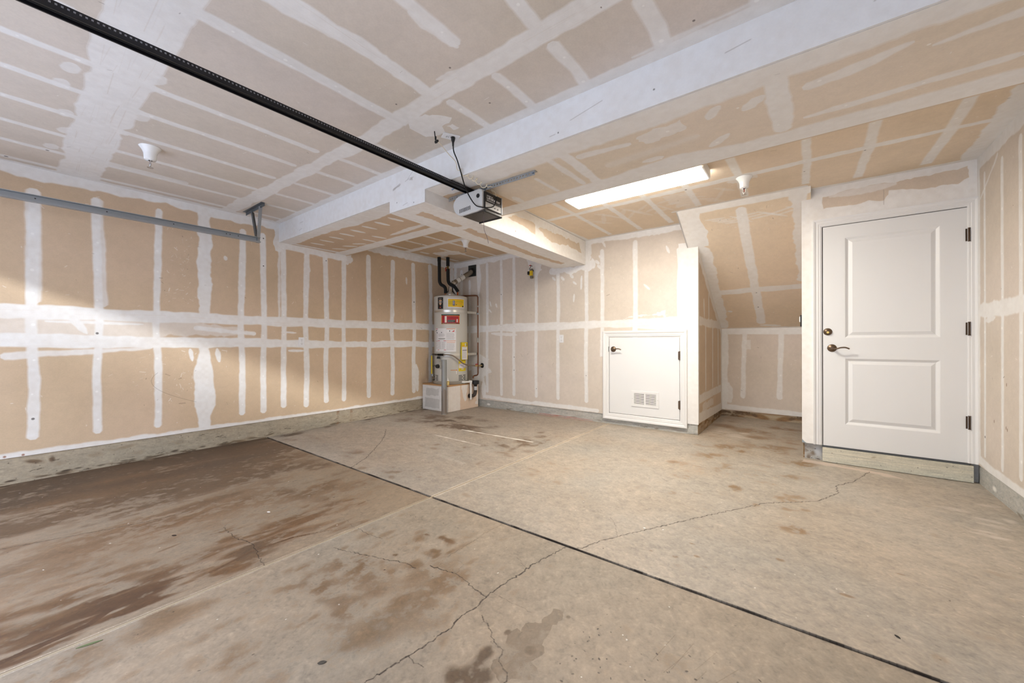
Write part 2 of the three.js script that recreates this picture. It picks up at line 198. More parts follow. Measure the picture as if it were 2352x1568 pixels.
// ---------------------------------------------------------------- ceilings
const ceiling = structure('ceiling', 'unpainted plasterboard ceiling crossed by pale taped joints and joist lines', 'ceiling');
{
  const mk = (a0, a1, seed, draw) => { const S = { pt: (a, b) => V(a, YC, b), n: V(0, -1, 0), a0, b0: -2.02, w: a1 - a0, h: 2.42 }; S.mat = boardMat(S.a0, S.b0, S.w, S.h, 610, draw, { seed, paper: [0.655, 0.585, 0.51] }); return S; };
  const jointA = (m, x0, x1) => {
    strip(m, [[x0, -0.385, 0.115], [-3.9, -0.38, 0.115], [-2.9, -0.385, 0.125], [-2.2, -0.385, 0.13], [x1, -0.385, 0.13]], { alpha: 0.9, rag: 0.02, freq: 5 });
    strip(m, [[x0, -0.36, 0.05], [x1, -0.37, 0.05]], { alpha: 0.8, rag: 0.01 }); for (let x = x0; x < x1; x += 0.8) combed(m, x, -0.385, x + 0.9, -0.385, 0.12, 16, 0.3);
    strip(m, [[x0, -1.455, 0.07], [-3.3, -1.52, 0.06], [-2.4, -1.545, 0.058], [-1.7, -1.505, 0.06], [-1, -1.5, 0.062], [x1, -1.52, 0.065]], { alpha: 0.95, rag: 0.014, freq: 5 }); for (let x = x0; x < x1; x += 0.8) combed(m, x, -1.5, x + 0.9, -1.51, 0.05, 8, 0.18);
  };
  const jj = (m, o, x, z0, z1, w = 0.028, al = 0.75) => { strip(m, [[x, z0, w], [x + 0.008, (z0 + z1) / 2, w * 0.95], [x, z1, w]], { alpha: al, rag: 0.004 }); screws(o, x, z0, x, z1, 0.26, 0.04); };
  const SL = mk(-5.15, -2.1, 21, (m, o) => {
    jointA(m, -5.3, -2);
    for (const x of JOIST) { jj(m, o, x, 0.45, -0.33); jj(m, o, x - 0.005, -0.46, x < -4.7 ? -1.46 : -1.43); jj(m, o, x + 0.02, -1.57, -2.02, 0.026, 0.7); }
    jj(m, o, -2.48, -1.58, -2.02, 0.03, 0.55); jj(m, o, -2.1, -0.3, -1.5, 0.03, 0.75); jj(m, o, -2.5, -0.2, 0.4, 0.03);
    for (const [x, z] of [[-3.08, -0.2], [-3.3, -0.18], [-3.7, -0.22], [-4.0, -0.24], [-2.85, -0.5], [-3.4, -0.52], [-4.4, -0.2]]) brush(m, x, z, x + 0.12, z - 0.02, 0.035, 0.45);
    for (const x of [-3.27, -3.66, -2.9]) blob(m, [[x + 0.05, -0.44], [x + 0.02, -0.56], [x - 0.06, -0.5], [x - 0.04, -0.44]], { alpha: 0.8, rag: 0.01 });
    strip(m, [[-5.2, -1.975, 0.04], [-2, -1.975, 0.045]], { alpha: 0.9, rag: 0.006, round: false }); strip(m, [[-4.98, 0.5, 0.07], [-4.98, -0.4, 0.055], [-5.02, -2, 0.055]], { alpha: 0.95, rag: 0.014, round: false });
    strip(m, [[-4.4, -0.4, 0.045], [-4.4, -1.0, 0.04]], { alpha: 0.5 });
    scuffs(o, -5, -1.9, 2.9, 2, 90, 22);
  });
  const SR = mk(-2.1, 1.15, 23, (m, o) => {
    jointA(m, -2.2, 1.3);
    jj(m, o, -2.08, -0.3, -1.5, 0.03, 0.75);
    strip(m, [[-1.72, 0.4, 0.06], [-1.73, -0.75, 0.062], [-1.7, -1.03, 0.042], [-1.72, -1.5, 0.038]], { alpha: 0.95, rag: 0.008 }); combed(m, -1.72, -0.2, -1.72, -1.4, 0.045, 14, 0.2);
    jj(m, o, -1.33, 0.4, -1.32, 0.034, 0.72); brush(m, -1.36, -1.05, -1.34, -1.33, 0.03, 0.5);
    for (const [x, w] of [[-0.97, 0.034], [-0.55, 0.042], [-0.17, 0.028], [0.24, 0.03], [0.63, 0.03], [0.9, 0.03]]) { jj(m, o, x, 0.4, -1.46, w); jj(m, o, x, -1.57, -2.02, w * 0.95, 0.72); }
    jj(m, o, -1.68, -1.58, -2.02, 0.028, 0.7); jj(m, o, -1.32, -1.57, -2.02, 0.03, 0.72);
    blob(m, [[-2.1, -1.62], [-2.0, -1.58], [-1.84, -1.63], [-1.79, -1.72], [-1.9, -1.76], [-1.95, -1.83], [-2.06, -1.8], [-2.12, -1.72]], { alpha: 0.93, rag: 0.02 }); blob(m, [[-1.88, -1.77], [-1.83, -1.77], [-1.83, -1.82], [-1.88, -1.82]], { rag: 0.012 });
    strip(m, [[-2.2, -1.975, 0.045], [-0.5, -1.97, 0.05], [1.2, -1.965, 0.06]], { alpha: 0.9, rag: 0.005, round: false }); strip(m, [[-0.7, -1.905, 0.012], [0.2, -1.9, 0.012]], { alpha: 0.5 }); brush(m, -1.6, -1.42, -1.3, -1.47, 0.02, 0.5);
    scuffs(o, -2, -1.9, 3, 1.9, 90, 24); for (const [x, z] of [[-1.47, -1.4], [-1.5, -1.75], [-0.4, -1.85], [-1.95, -1.42]]) { o.fillStyle = 'rgba(60,45,35,.7)'; o.beginPath(); o.arc(x, z, 0.006, 0, 7); o.fill(); }
  });
  for (const [S, xs] of [[SL, [-5.15, -2.1]], [SR, [-2.1, -1.72, 1.15]]]) { const P = []; for (const [z0, z1] of [[ZS0, -1.5], [-1.5, -0.385], [-0.385, ZG + 0.02]]) for (let i = 0; i < xs.length - 1; i++) P.push(rect(xs[i], z0, xs[i + 1], z1)); sheets(ceiling, S, P); }
  const BR = { pt: (a, b) => V(a, YC + 0.005, b), n: V(0, -1, 0), a0: -2.55, b0: -5.05, w: 3.7, h: 2.2 };
  BR.mat = boardMat(BR.a0, BR.b0, BR.w, BR.h, 330, (m, o) => {
    for (const [x, z0, z1, w] of [[0.75, -2.9, -4.5, 0.033], [0.34, -2.9, -4.5, 0.03], [-0.02, -2.9, -4.4, 0.028], [-0.49, -2.9, -4.42, 0.03], [-0.91, -2.9, -4.42, 0.028], [-1.3, -2.9, -4.85, 0.028], [-1.69, -2.9, -4.9, 0.028], [-2.09, -2.9, -4.9, 0.026]]) { strip(m, [[x, z0, w], [x + 0.015, -3.9, w], [x, z1, w]], { alpha: 0.72, rag: 0.004, round: false }); screws(o, x, z0, x, z1, 0.25); }
    strip(m, [[-2.6, -3.88, 0.03], [-1.7, -3.87, 0.04], [-0.5, -3.86, 0.042], [0.4, -3.845, 0.035], [0.98, -3.86, 0.025]], { alpha: 0.95, rag: 0.008 });
    strip(m, [[1.02, -2.9, 0.09], [1.0, -3.7, 0.07], [1.01, -4.7, 0.05]], { alpha: 0.9, rag: 0.015 }); strip(m, [[-0.05, -4.6, 0.03], [1.1, -4.6, 0.03]], { alpha: 0.9 });
    strip(m, [[-2.48, -2.9, 0.05], [-2.49, -5, 0.05]], { alpha: 0.9, rag: 0.01 }); strip(m, [[-2.5, -4.965, 0.03], [-1.1, -4.965, 0.035]], { alpha: 0.9 }); strip(m, [[-1.2, -4.47, 0.025], [0, -4.47, 0.03]], { alpha: 0.9 });
    blob(m, [[-1.15, -3.95], [-0.9, -3.95], [-0.92, -4.35], [-1.1, -4.4]], { alpha: 0.4, rag: 0.04 }); blob(m, rect(-0.56, -3.98, -0.33, -3.84), { alpha: 0.6, rag: 0.03 });
    for (let i = 0; i < 26; i++) brush(m, -2.2 + i * 0.06, -4.0 - 0.1 * (i % 5), -2.05 + i * 0.06, -4.05 - 0.13 * (i % 4), 0.02 + 0.006 * (i % 3), 0.16);
    scuffs(o, -2.4, -4.9, 3.4, 1.9, 90, 25);
  }, { seed: 25, paper: [0.745, 0.62, 0.48] });
  sheets(ceiling, BR, [rect(-2.6, -3.87, -0.7, -2.86), rect(-0.7, -3.87, 1.15, -2.86), rect(-2.6, -5.1, -0.7, -3.87), rect(-0.7, -5.1, 1.15, -3.87)]);
  const BL = { pt: (a, b) => V(a, YC, b), n: V(0, -1, 0), a0: -5.25, b0: -5.05, w: 2.45, h: 2.2 };
  BL.mat = boardMat(BL.a0, BL.b0, BL.w, BL.h, 300, (m, o) => {
    for (const [x, z0, z1] of [[-4.08, -2.9, -4.9], [-4.47, -2.9, -3.85], [-4.86, -2.9, -3.85], [-4.45, -4.02, -4.9], [-4.86, -3.98, -4.16], [-4.89, -4.42, -4.85], [-3.66, -2.9, -4.9], [-3.27, -2.9, -4.9]]) { strip(m, [[x, z0, 0.026], [x, z1, 0.024]], { alpha: 0.75 }); screws(o, x, z0, x, z1, 0.3); }
    strip(m, [[-5.3, -3.85, 0.05], [-4.4, -3.83, 0.05], [-2.9, -3.85, 0.045]], { alpha: 0.93, rag: 0.008 });
    blob(m, [[-4.78, -4.15], [-4.5, -4.22], [-4.36, -4.3], [-4.42, -4.55], [-4.62, -4.42], [-4.85, -4.45]], { alpha: 0.85, rag: 0.03 });
    strip(m, [[-5.08, -2.9, 0.1], [-5.12, -5, 0.08]], { alpha: 0.95 }); strip(m, [[-5.2, -4.95, 0.05], [-2.9, -4.95, 0.05]], { alpha: 0.95 }); scuffs(o, -5, -4.9, 2.1, 2, 60, 26);
  }, { seed: 27, paper: [0.6, 0.45, 0.3] });
  sheets(ceiling, BL, [rect(-5.25, -3.85, -2.9, -2.86), rect(-5.25, -5.1, -2.9, -3.85)]);
  part('roof', span(-5.6, 1.4, YC + 0.16, YC + 0.3, -6.9, 1.3), framingMat, ceiling);
}

// ---------------------------------------------------------------- dropped beams
const beam = structure('cross_beam', 'wide boxed-in beam under the ceiling with a smooth pale front face', 'beam');
{
  const F = { pt: (a, b) => V(a, b, ZS0), n: V(0, 0, 1), a0: -5.1, b0: 2.18, w: 6.2, h: 0.38 };
  F.mat = boardMat(F.a0, F.b0, F.w, F.h, 330, (m, o) => {
    m.fillStyle = '#fff'; m.fillRect(-6, 2, 8, 1);
    o.strokeStyle = 'rgba(150,142,135,.6)'; o.lineWidth = 0.004; for (const [a, b, d, e] of [[-2.8, 2.4, -2.7, 2.43], [-2.63, 2.43, -2.56, 2.445], [-2.58, 2.43, -2.52, 2.44], [-2.6, 2.44, -2.53, 2.49], [-4.5, 2.44, -4.42, 2.44], [-4.52, 2.36, -4.45, 2.37], [-2.66, 2.24, -2.6, 2.25], [-1.24, 2.35, -1.2, 2.352], [-0.3, 2.43, -0.2, 2.445], [-1.1, 2.4, -0.9, 2.44], [0.2, 2.4, 0.22, 2.41]]) { o.beginPath(); o.moveTo(a, b); o.lineTo(d, e); o.stroke(); }
    o.fillStyle = 'rgba(165,155,145,.7)'; blob(o, [[-2.8, 2.385], [-2.7, 2.41], [-2.69, 2.425], [-2.79, 2.41]], { color: '160,152,145', alpha: 0.7, rag: 0.004 }); blob(o, [[-2.57, 2.42], [-2.53, 2.42], [-2.53, 2.445], [-2.56, 2.445]], { color: '160,152,145', alpha: 0.6, rag: 0.006 });
    for (const [a, b] of [[-2.52, 2.235], [-1.18, 2.355], [-0.62, 2.39], [-2.74, 2.28]]) { o.fillStyle = 'rgba(80,75,70,.8)'; o.beginPath(); o.arc(a, b, 0.005, 0, 7); o.fill(); }
  }, { seed: 31, grain: 0.4, mud: [0.75, 0.75, 0.75] });
  sheets(beam, F, [[[-5.1, YS], [-2.84, YS], [-2.84, YC], [-5.1, YC]], [[-2.84, 2.212], [-2.385, 2.21], [-2.385, YC], [-2.84, YC]], [[-2.385, YS], [1.15, YS], [1.15, YC], [-2.385, YC]]], { frame: 0 });
  const U = (a0, a1, seed, draw) => { const S = { pt: (a, b) => V(a, YS, b), n: V(0, -1, 0), a0, b0: -2.9, w: a1 - a0, h: 0.92 }; S.mat = boardMat(S.a0, S.b0, S.w, S.h, 640, draw, { seed, paper: a0 < -3 ? [0.61, 0.46, 0.32] : [0.735, 0.64, 0.525] }); return S; };
  const UL = U(-5.1, -2.0, 33, (m, o) => {
    strip(m, [[-5.1, -2.06, 0.09], [-4.1, -2.06, 0.09], [-3.6, -2.09, 0.11], [-3.1, -2.09, 0.1], [-2.0, -2.09, 0.1]], { alpha: 0.93, rag: 0.014, round: false });
    strip(m, [[-5.1, -2.8, 0.09], [-2.0, -2.8, 0.09]], { alpha: 0.95, rag: 0.01, round: false });
    strip(m, [[-4.99, -2, 0.03], [-4.99, -2.9, 0.03]], { alpha: 0.8, round: false });
    for (let i = 0; i < 8; i++) { const x = -4.77 + i * 0.222; brush(m, x, -2.24, x + 0.02, -2.41, 0.026, 0.85); }
    for (const [a, b, d, e] of [[-4.85, -2.55, -4.74, -2.69], [-4.62, -2.56, -4.49, -2.69], [-4.42, -2.58, -4.28, -2.68], [-4.12, -2.53, -4.11, -2.71], [-3.92, -2.52, -3.88, -2.69]]) brush(m, a, b, d, e, 0.024, 0.85);
    strip(m, [[-3.73, -2.63, 0.012], [-3.45, -2.62, 0.04], [-3.1, -2.6, 0.03], [-2.9, -2.6, 0.02]], { alpha: 0.7 });
    blob(m, rect(-2.4, -2.2, -2.2, -2.0), { alpha: 0.8 });
  });
  const UR = U(-2.0, 1.12, 35, (m, o) => {
    strip(m, [[-2.0, -2.1, 0.11], [-1.5, -2.09, 0.1], [-1.1, -2.09, 0.1], [-0.6, -2.09, 0.1], [-0.1, -2.06, 0.085], [0.4, -2.06, 0.08], [1.2, -2.08, 0.09]], { alpha: 0.9, rag: 0.01, round: false, soft: 0.012 });
    strip(m, [[-2.0, -2.8, 0.09], [-1.1, -2.78, 0.1], [-0.7, -2.75, 0.13], [-0.3, -2.8, 0.09], [1.2, -2.8, 0.09]], { alpha: 0.93, rag: 0.01, round: false, soft: 0.012 });
    strip(m, [[-0.12, -2.1, 0.045], [-0.11, -2.7, 0.045]], { alpha: 0.9, rag: 0.008 }); strip(m, [[-0.13, -2.15, 0.014], [-0.12, -2.66, 0.018]], { alpha: 1 });
    strip(m, [[-1.25, -2.15, 0.035], [-1.25, -2.75, 0.035]], { alpha: 0.9, rag: 0.008 }); strip(m, [[-1.36, -2.18, 0.022], [-1.35, -2.68, 0.022]], { alpha: 0.6 }); strip(m, [[-1.59, -2.36, 0.018], [-1.58, -2.68, 0.018]], { alpha: 0.5 });
    for (const [a, b, d, e, w] of [[-0.43, -2.31, -0.36, -2.2, 0.035], [-0.27, -2.33, -0.17, -2.24, 0.035], [-0.48, -2.64, -0.36, -2.53, 0.03], [-1.94, -2.55, -1.94, -2.71, 0.03], [-0.88, -2.59, -0.74, -2.59, 0.03]]) brush(m, a, b, d, e, w, 0.6);
    blob(m, [[-0.81, -2.25], [-0.56, -2.22], [-0.55, -2.34], [-0.8, -2.36]], { alpha: 0.7, rag: 0.015 });
    strip(m, [[-1.2, -2.26, 0.035], [-0.85, -2.3, 0.02]], { alpha: 0.6 }); strip(m, [[-0.02, -2.3, 0.03], [0.14, -2.27, 0.045], [0.34, -2.21, 0.012]], { alpha: 0.6, rag: 0.01 });
    strip(m, [[-0.02, -2.6, 0.01], [0.12, -2.6, 0.03], [0.45, -2.58, 0.028], [0.72, -2.58, 0.02]], { alpha: 0.62, rag: 0.006 }); strip(m, [[0.4, -2.28, 0.012], [0.62, -2.25, 0.03], [1.1, -2.24, 0.03]], { alpha: 0.6 });
    strip(m, [[-1.1, -2.5, 0.05], [-0.5, -2.45, 0.03]], { alpha: 0.18, soft: 0.02 }); blob(m, rect(-2.02, -2.2, -1.7, -2.0), { alpha: 0.6 });
    screws(o, -0.8, -2.3, 0.9, -2.25, 0.35); screws(o, -1.2, -2.62, 0.9, -2.58, 0.35); scuffs(o, -2, -2.8, 3, 0.7, 30, 36);
  });
  const zf = ZS0 - 0.0158, zk = ZS1 + 0.0127; sheets(beam, UL, [rect(-5.1, zk, -3.4, zf), rect(-3.4, zk, -2.0, zf)], { frame: 0.1 });
  sheets(beam, UR, [rect(-2.0, zk, -1.25, zf), rect(-1.25, zk, -0.12, zf), rect(-0.12, zk, 1.15, zf)], { frame: 0.1 });
  const B = { pt: (a, b) => V(a, b, ZS1), n: V(0, 0, -1), a0: 0, b0: 0, w: 1, h: 1, mat: plainBoard };
  sheets(beam, B, [rect(-5.1, YS, 1.15, YC)], { frame: 0 });
}
const longBeam = structure('long_beam', 'lower boxed-in beam running back under the ceiling to the rear wall', 'beam');
{
  const xl = (z) => -2.84 + 0.0535 * (z + 2), xr = (z) => -2.385 + 0.038 * (z + 2), y0 = (z) => 2.211 + 0.005 * (z + 2);
  const U = { pt: (a, b) => V(a, y0(b), b), n: V(0, -1, 0), a0: -3.05, b0: -5.05, w: 0.7, h: 3.1 };
  U.mat = boardMat(U.a0, U.b0, U.w, U.h, 400, (m, o) => { m.fillStyle = '#fff'; m.fillRect(-4, -6, 3, 6); m.globalCompositeOperation = 'destination-out'; blob(m, [[-2.68, -2.15], [-2.57, -2.14], [-2.6, -2.63], [-2.7, -2.6]], { rag: 0.015, alpha: 0.92 }); blob(m, [[-2.7, -2.72], [-2.6, -2.72], [-2.64, -3.35], [-2.7, -4.0], [-2.68, -4.7], [-2.76, -4.75], [-2.8, -4.0], [-2.76, -3.4]], { rag: 0.018, alpha: 0.92 }); m.globalCompositeOperation = 'source-over'; scuffs(o, -3, -4.9, 0.6, 2.8, 20, 41); }, { seed: 41, paper: [0.62, 0.47, 0.33] });
  const R = { pt: (a, b) => V(xr(a), b, a), n: V(1, 0, -0.038), a0: -5.05, b0: 2.18, w: 3.1, h: 0.38 };
  R.mat = boardMat(R.a0, R.b0, R.w, R.h, 400, (m, o) => { m.fillStyle = '#fff'; m.fillRect(-6, 2, 6, 1); m.globalCompositeOperation = 'destination-out'; blob(m, [[-3.1, 2.38], [-3.25, 2.44], [-3.64, 2.44], [-3.64, 2.32], [-3.35, 2.36]], { rag: 0.01, alpha: 0.9 }); blob(m, [[-3.7, 2.41], [-3.84, 2.44], [-4.77, 2.45], [-4.84, 2.33], [-4.45, 2.36], [-4.05, 2.31], [-3.85, 2.36]], { rag: 0.012, alpha: 0.9 }); m.globalCompositeOperation = 'source-over'; strip(m, [[-3.68, 2.53, 0.02], [-3.68, 2.25, 0.02]], { alpha: 0.9 }); o.fillStyle = 'rgba(130,80,50,.8)'; o.beginPath(); o.arc(-3.25, 2.27, 0.006, 0, 7); o.fill(); }, { seed: 43 });
  const L = { pt: (a, b) => V(xl(a), b, a), n: V(-1, 0, 0.053), a0: -5, b0: 2, w: 3, h: 1, mat: mudPlain };
  sheets(longBeam, U, [[[xl(ZS0) + 0.0135, ZS0 - 0.0135], [xr(ZS0) - 0.0135, ZS0 - 0.0135], [xr(-5.0) - 0.0135, -5.0], [xl(-5.0) + 0.0135, -5.0]]], { frame: 0 });
  const tall = (x) => [[ZS0 - 0.013, y0(ZS0)], [-5.0, y0(-5)], [-5.0, YC], [ZS0 - 0.013, YC]];
  sheets(longBeam, R, [tall()], { frame: 0 }); sheets(longBeam, L, [tall()], { frame: 0 });
}

// ---------------------------------------------------------------- back wall
{
  const S = { pt: (a, b) => V(a, b, ZB), n: V(0, 0, 1), a0: -5.25, b0: 0.1, w: 4.25, h: 2.46 };
  S.mat = boardMat(S.a0, S.b0, S.w, S.h, 340, (m, o) => {
    for (const [x, t, b, w] of [[-4.34, 2.45, 0.25, 0.027], [-4.03, 2.47, 0.22, 0.025], [-3.77, 2.47, 0.24, 0.027], [-3.34, 2.2, 0.25, 0.026], [-2.95, 2.2, 0.25, 0.027], [-2.49, 2.2, 0.25, 0.027], [-2.25, 2.38, 1.0, 0.026], [-1.79, 2.43, 1.39, 0.03], [-4.95, 2.4, 0.4, 0.03], [-4.75, 2.2, 0.6, 0.025]]) { strip(m, [[x, t, w], [x + 0.006, 1.6, w], [x - 0.006, 0.9, w], [x, b, w]], { alpha: 0.8, rag: 0.004 }); screws(o, x, t, x, b, 0.27, 0.1); }
    strip(m, [[-5.2, 1.33, 0.06], [-4.79, 1.325, 0.055], [-3.76, 1.345, 0.062], [-2.95, 1.34, 0.058], [-2.23, 1.355, 0.045], [-1.46, 1.34, 0.07], [-1.1, 1.335, 0.09]], { alpha: 0.88, rag: 0.012, freq: 5 }); for (let x = -5; x < -1.4; x += 0.7) combed(m, x, 1.335, x + 0.8, 1.345, 0.05, 9, 0.25);
    strip(m, [[-4.0, 1.32, 0.012], [-2.3, 1.36, 0.01]], { alpha: 0.6 }); brush(m, -4.25, 1.25, -3.7, 1.22, 0.025, 0.6); blob(m, [[-1.95, 1.42], [-1.75, 1.44], [-1.4, 1.43], [-1.42, 1.5], [-1.62, 1.45]], { alpha: 0.8, rag: 0.02 });
    blob(m, [[-1.26, 2.3], [-1.0, 2.3], [-1.0, 0.1], [-1.2, 0.1], [-1.2, 1.25], [-1.255, 1.3], [-1.25, 1.8]], { alpha: 1, rag: 0.006, freq: 4 }); blob(m, [[-1.27, 2.25], [-1.17, 2.3], [-1.15, 1.3], [-1.27, 1.28]], { alpha: 0.9, rag: 0.008, freq: 4 });
    strip(m, [[-5.2, 2.5, 0.06], [-4.3, 2.5, 0.05], [-3.8, 2.505, 0.04], [-2.95, 2.5, 0.04]], { alpha: 0.95, rag: 0.012 }); strip(m, [[-2.5, 2.525, 0.04], [-1.9, 2.53, 0.06], [-1.25, 2.51, 0.05], [-1, 2.5, 0.06]], { alpha: 0.93, rag: 0.012 });
    strip(m, [[-2.47, 2.55, 0.06], [-2.46, 2.1, 0.06]], { alpha: 0.95, rag: 0.02 }); strip(m, [[-3.1, 2.165, 0.05], [-2.75, 2.15, 0.05], [-2.35, 2.2, 0.06]], { alpha: 0.93, rag: 0.04 });
    for (const [x, y] of [[-3.05, 2.08], [-2.9, 2.07], [-2.75, 2.09], [-2.35, 2.24], [-2.3, 2.3], [-2.32, 2.17]]) brush(m, x, y, x + 0.06, y - 0.06, 0.02, 0.7);
    blob(m, [[-3.5, 2.45], [-3.28, 2.45], [-3.22, 2.32], [-3.3, 2.12], [-3.46, 2.12], [-3.48, 2.28]], { alpha: 0.85, rag: 0.03 });
    strip(m, [[-5.13, 2.5, 0.06], [-5.13, 0.2, 0.06]], { alpha: 0.85 }); strip(m, [[-4.55, 2.45, 0.04], [-4.52, 2.2, 0.05], [-4.53, 1.95, 0.02]], { alpha: 0.9 }); strip(m, [[-4.54, 2.2, 0.022], [-4.53, 0.4, 0.02]], { alpha: 0.6 });
    blob(m, [[-4.75, 0.95], [-4.55, 0.9], [-4.3, 0.86], [-4.28, 0.6], [-4.4, 0.5], [-4.5, 0.3], [-4.7, 0.5]], { alpha: 0.75, rag: 0.05 }); brush(m, -4.42, 0.45, -4.42, 0.15, 0.05, 0.85);
    strip(m, [[-4.4, 0.18, 0.025], [-3.5, 0.155, 0.025], [-3.42, 0.16, 0.012], [-3.35, 0.165, 0.03], [-2.3, 0.155, 0.022]], { alpha: 0.95, rag: 0.006 });
    for (const [a, b, d, e] of [[-4.28, 1.8, -4.25, 1.7], [-4.15, 1.75, -4.12, 1.68], [-4.3, 1.66, -4.24, 1.6], [-2.7, 1.98, -2.64, 1.93], [-2.68, 1.8, -2.69, 1.68], [-2.56, 2.05, -2.57, 1.85], [-2.25, 2.5, -2.2, 2.4], [-1.68, 1.85, -1.6, 1.77], [-1.4, 2.3, -1.36, 2.2]]) brush(m, a, b, d, e, 0.014, 0.8);
    scuffs(o, -4.4, 0.3, 3.2, 2.1, 200, 51);
  }, { seed: 51, paper: [0.665, 0.59, 0.515] });
  const g = structure('wall_back', 'rear plasterboard wall with stud lines above a thin grey kerb', 'wall');
  sheets(g, S, [rect(-5.3, 0.125, -3.34, 1.34), rect(-5.3, 1.34, -3.34, YC + 0.02), rect(-3.34, 0.125, -2.24, 1.34), rect(-3.34, 1.34, -2.24, YC + 0.02), rect(-2.24, 1.16, XCL, 1.34), rect(-2.24, 1.34, XCL, 2.237), [[-2.24, 2.237], [XCL - 0.115, 2.237], [XCL - 0.115, YC + 0.02], [-2.24, YC + 0.02]], rect(-1.24, 0.125, XCL, 1.16), rect(-2.24, 0.125, -2.15, 1.16)], { frame: 0.1 });
}

// ---------------------------------------------------------------- stair underside and alcove
const alcove = structure('wall_alcove', 'narrow alcove under a sloping plasterboard stair underside', 'wall');
{
  const sl = Math.hypot(YC + 0.005 - 1.3, -4.48 - ZA), sAt = (z) => (-4.48 - z) / (-4.48 - ZA) * sl;
  const S = { pt: (a, s) => { const t = s / sl; return V(a, YC + 0.005 + (1.3 - YC - 0.005) * t, -4.48 + (ZA + 4.48) * t); }, n: V(0, ZA + 4.48, YC + 0.005 - 1.3), a0: -1.2, b0: 0, w: 1.25, h: 2.45 };
  S.mat = boardMat(S.a0, S.b0, S.w, S.h, 300, (m, o) => {
    blob(m, [[-1.2, -0.05], [-0.93, -0.05], [-0.94, 0.15], [-0.9, 0.35], [-0.92, 0.6], [-1.2, 0.62]], { alpha: 1, rag: 0.012 });
    strip(m, [[-1.0, 0.6, 0.08], [-0.99, 1.3, 0.07], [-1.0, 2.4, 0.06]], { alpha: 0.95, rag: 0.015 }); strip(m, [[-0.55, 0.1, 0.045], [-0.54, 0.8, 0.05], [-0.53, 1.5, 0.045], [-0.52, 2.3, 0.05]], { alpha: 0.85, rag: 0.006 }); screws(o, -0.55, 0.1, -0.52, 2.3, 0.3);
    strip(m, [[-0.95, 1.52, 0.05], [-0.5, 1.5, 0.05], [-0.0, 1.5, 0.045]], { alpha: 0.92, rag: 0.008 }); strip(m, [[-1.2, 0.02, 0.06], [0.05, 0.02, 0.06]], { alpha: 0.95 });
    strip(m, [[-0.07, 0, 0.06], [-0.06, 0.5, 0.06], [-0.05, 1.4, 0.04]], { alpha: 0.8, rag: 0.02 }); strip(m, [[-1, 2.42, 0.03], [0, 2.42, 0.04]], { alpha: 0.8, rag: 0.01 }); brush(m, -0.55, 2.33, -0.3, 2.35, 0.02, 0.7); brush(m, -0.9, 1.95, -0.84, 1.97, 0.02, 0.8);
    for (let i = 0; i < 14; i++) brush(m, -0.9 + 0.06 * i, 0.2 + 0.03 * (i % 4), -0.7 + 0.06 * i, 0.21 + 0.03 * (i % 5), 0.012, 0.3); scuffs(o, -0.9, 0.15, 0.8, 0.35, 60, 61); scuffs(o, -0.9, 0.6, 0.85, 1.7, 40, 62);
  }, { seed: 61, paper: [0.79, 0.655, 0.5], mud: [0.86, 0.84, 0.81] });
  const s1 = sAt(ZB), sm = sAt(-5.75);
  sheets(alcove, S, [rect(XCL - 0.12, 0, XCL, s1), rect(XCL, 0, 0.02, sm), rect(XCL, sm, 0.02, sl)], { frame: 0.1 });
  const yAt = (z) => S.pt(0, sAt(z)).y;
  const cheek = { pt: (a, b) => V(XCL - 0.12, b, a), n: V(-1, 0, 0), a0: 0, b0: 0, w: 1, h: 1, mat: mudPlain };
  sheets(alcove, cheek, [[[-4.48, YC + 0.005], [ZB, yAt(ZB)], [ZB, YC + 0.005]]], { frame: 0 });
  const Lw = { pt: (a, b) => V(XCL, b, a), n: V(1, 0, 0), a0: -6.6, b0: 0.05, w: 1.65, h: 2.25 };
  Lw.mat = boardMat(Lw.a0, Lw.b0, Lw.w, Lw.h, 260, (m, o) => {
    strip(m, [[-4.985, 2.3, 0.05], [-4.99, 0.1, 0.05]], { alpha: 0.98 }); strip(m, [[-6.52, 1.4, 0.06], [-6.53, 0.1, 0.05]], { alpha: 0.9 }); for (const z of [-5.4, -5.85, -6.25]) strip(m, [[z, 1.36, 0.03], [z, 0.48, 0.025]], { alpha: 0.8 });
    strip(m, [[-5.0, 2.2, 0.09], [-6.6, 1.26, 0.09]], { alpha: 0.9, rag: 0.015, round: false }); strip(m, [[-5.0, 1.36, 0.05], [-6.6, 1.34, 0.05]], { alpha: 0.9, rag: 0.01, round: false }); strip(m, [[-5.0, 0.42, 0.05], [-6.6, 0.42, 0.05]], { alpha: 0.85, round: false }); strip(m, [[-5, 0.2, 0.06], [-6.6, 0.13, 0.06]], { alpha: 0.9, round: false }); blob(m, rect(-5.9, 0.25, -5.2, 0.34), { alpha: 0.7, rag: 0.02 }); brush(m, -5.3, 1.65, -5.32, 1.4, 0.03, 0.8); strip(m, [[-5.6, 1.75, 0.03], [-5.6, 1.36, 0.03]], { alpha: 0.7 });
  }, { seed: 63 });
  const zc = ZB - 0.0128; sheets(alcove, Lw, [[[zc, 0.135], [ZA, 0.09], [ZA, 1.36], [zc, 1.36]], [[zc, 1.36], [ZA + 0.1, 1.36], [zc, yAt(ZB)]]], { frame: 0.1 });
  const Bk = { pt: (a, b) => V(a, b, ZA), n: V(0, 0, 1), a0: -1.05, b0: 0.05, w: 1.1, h: 1.3 };
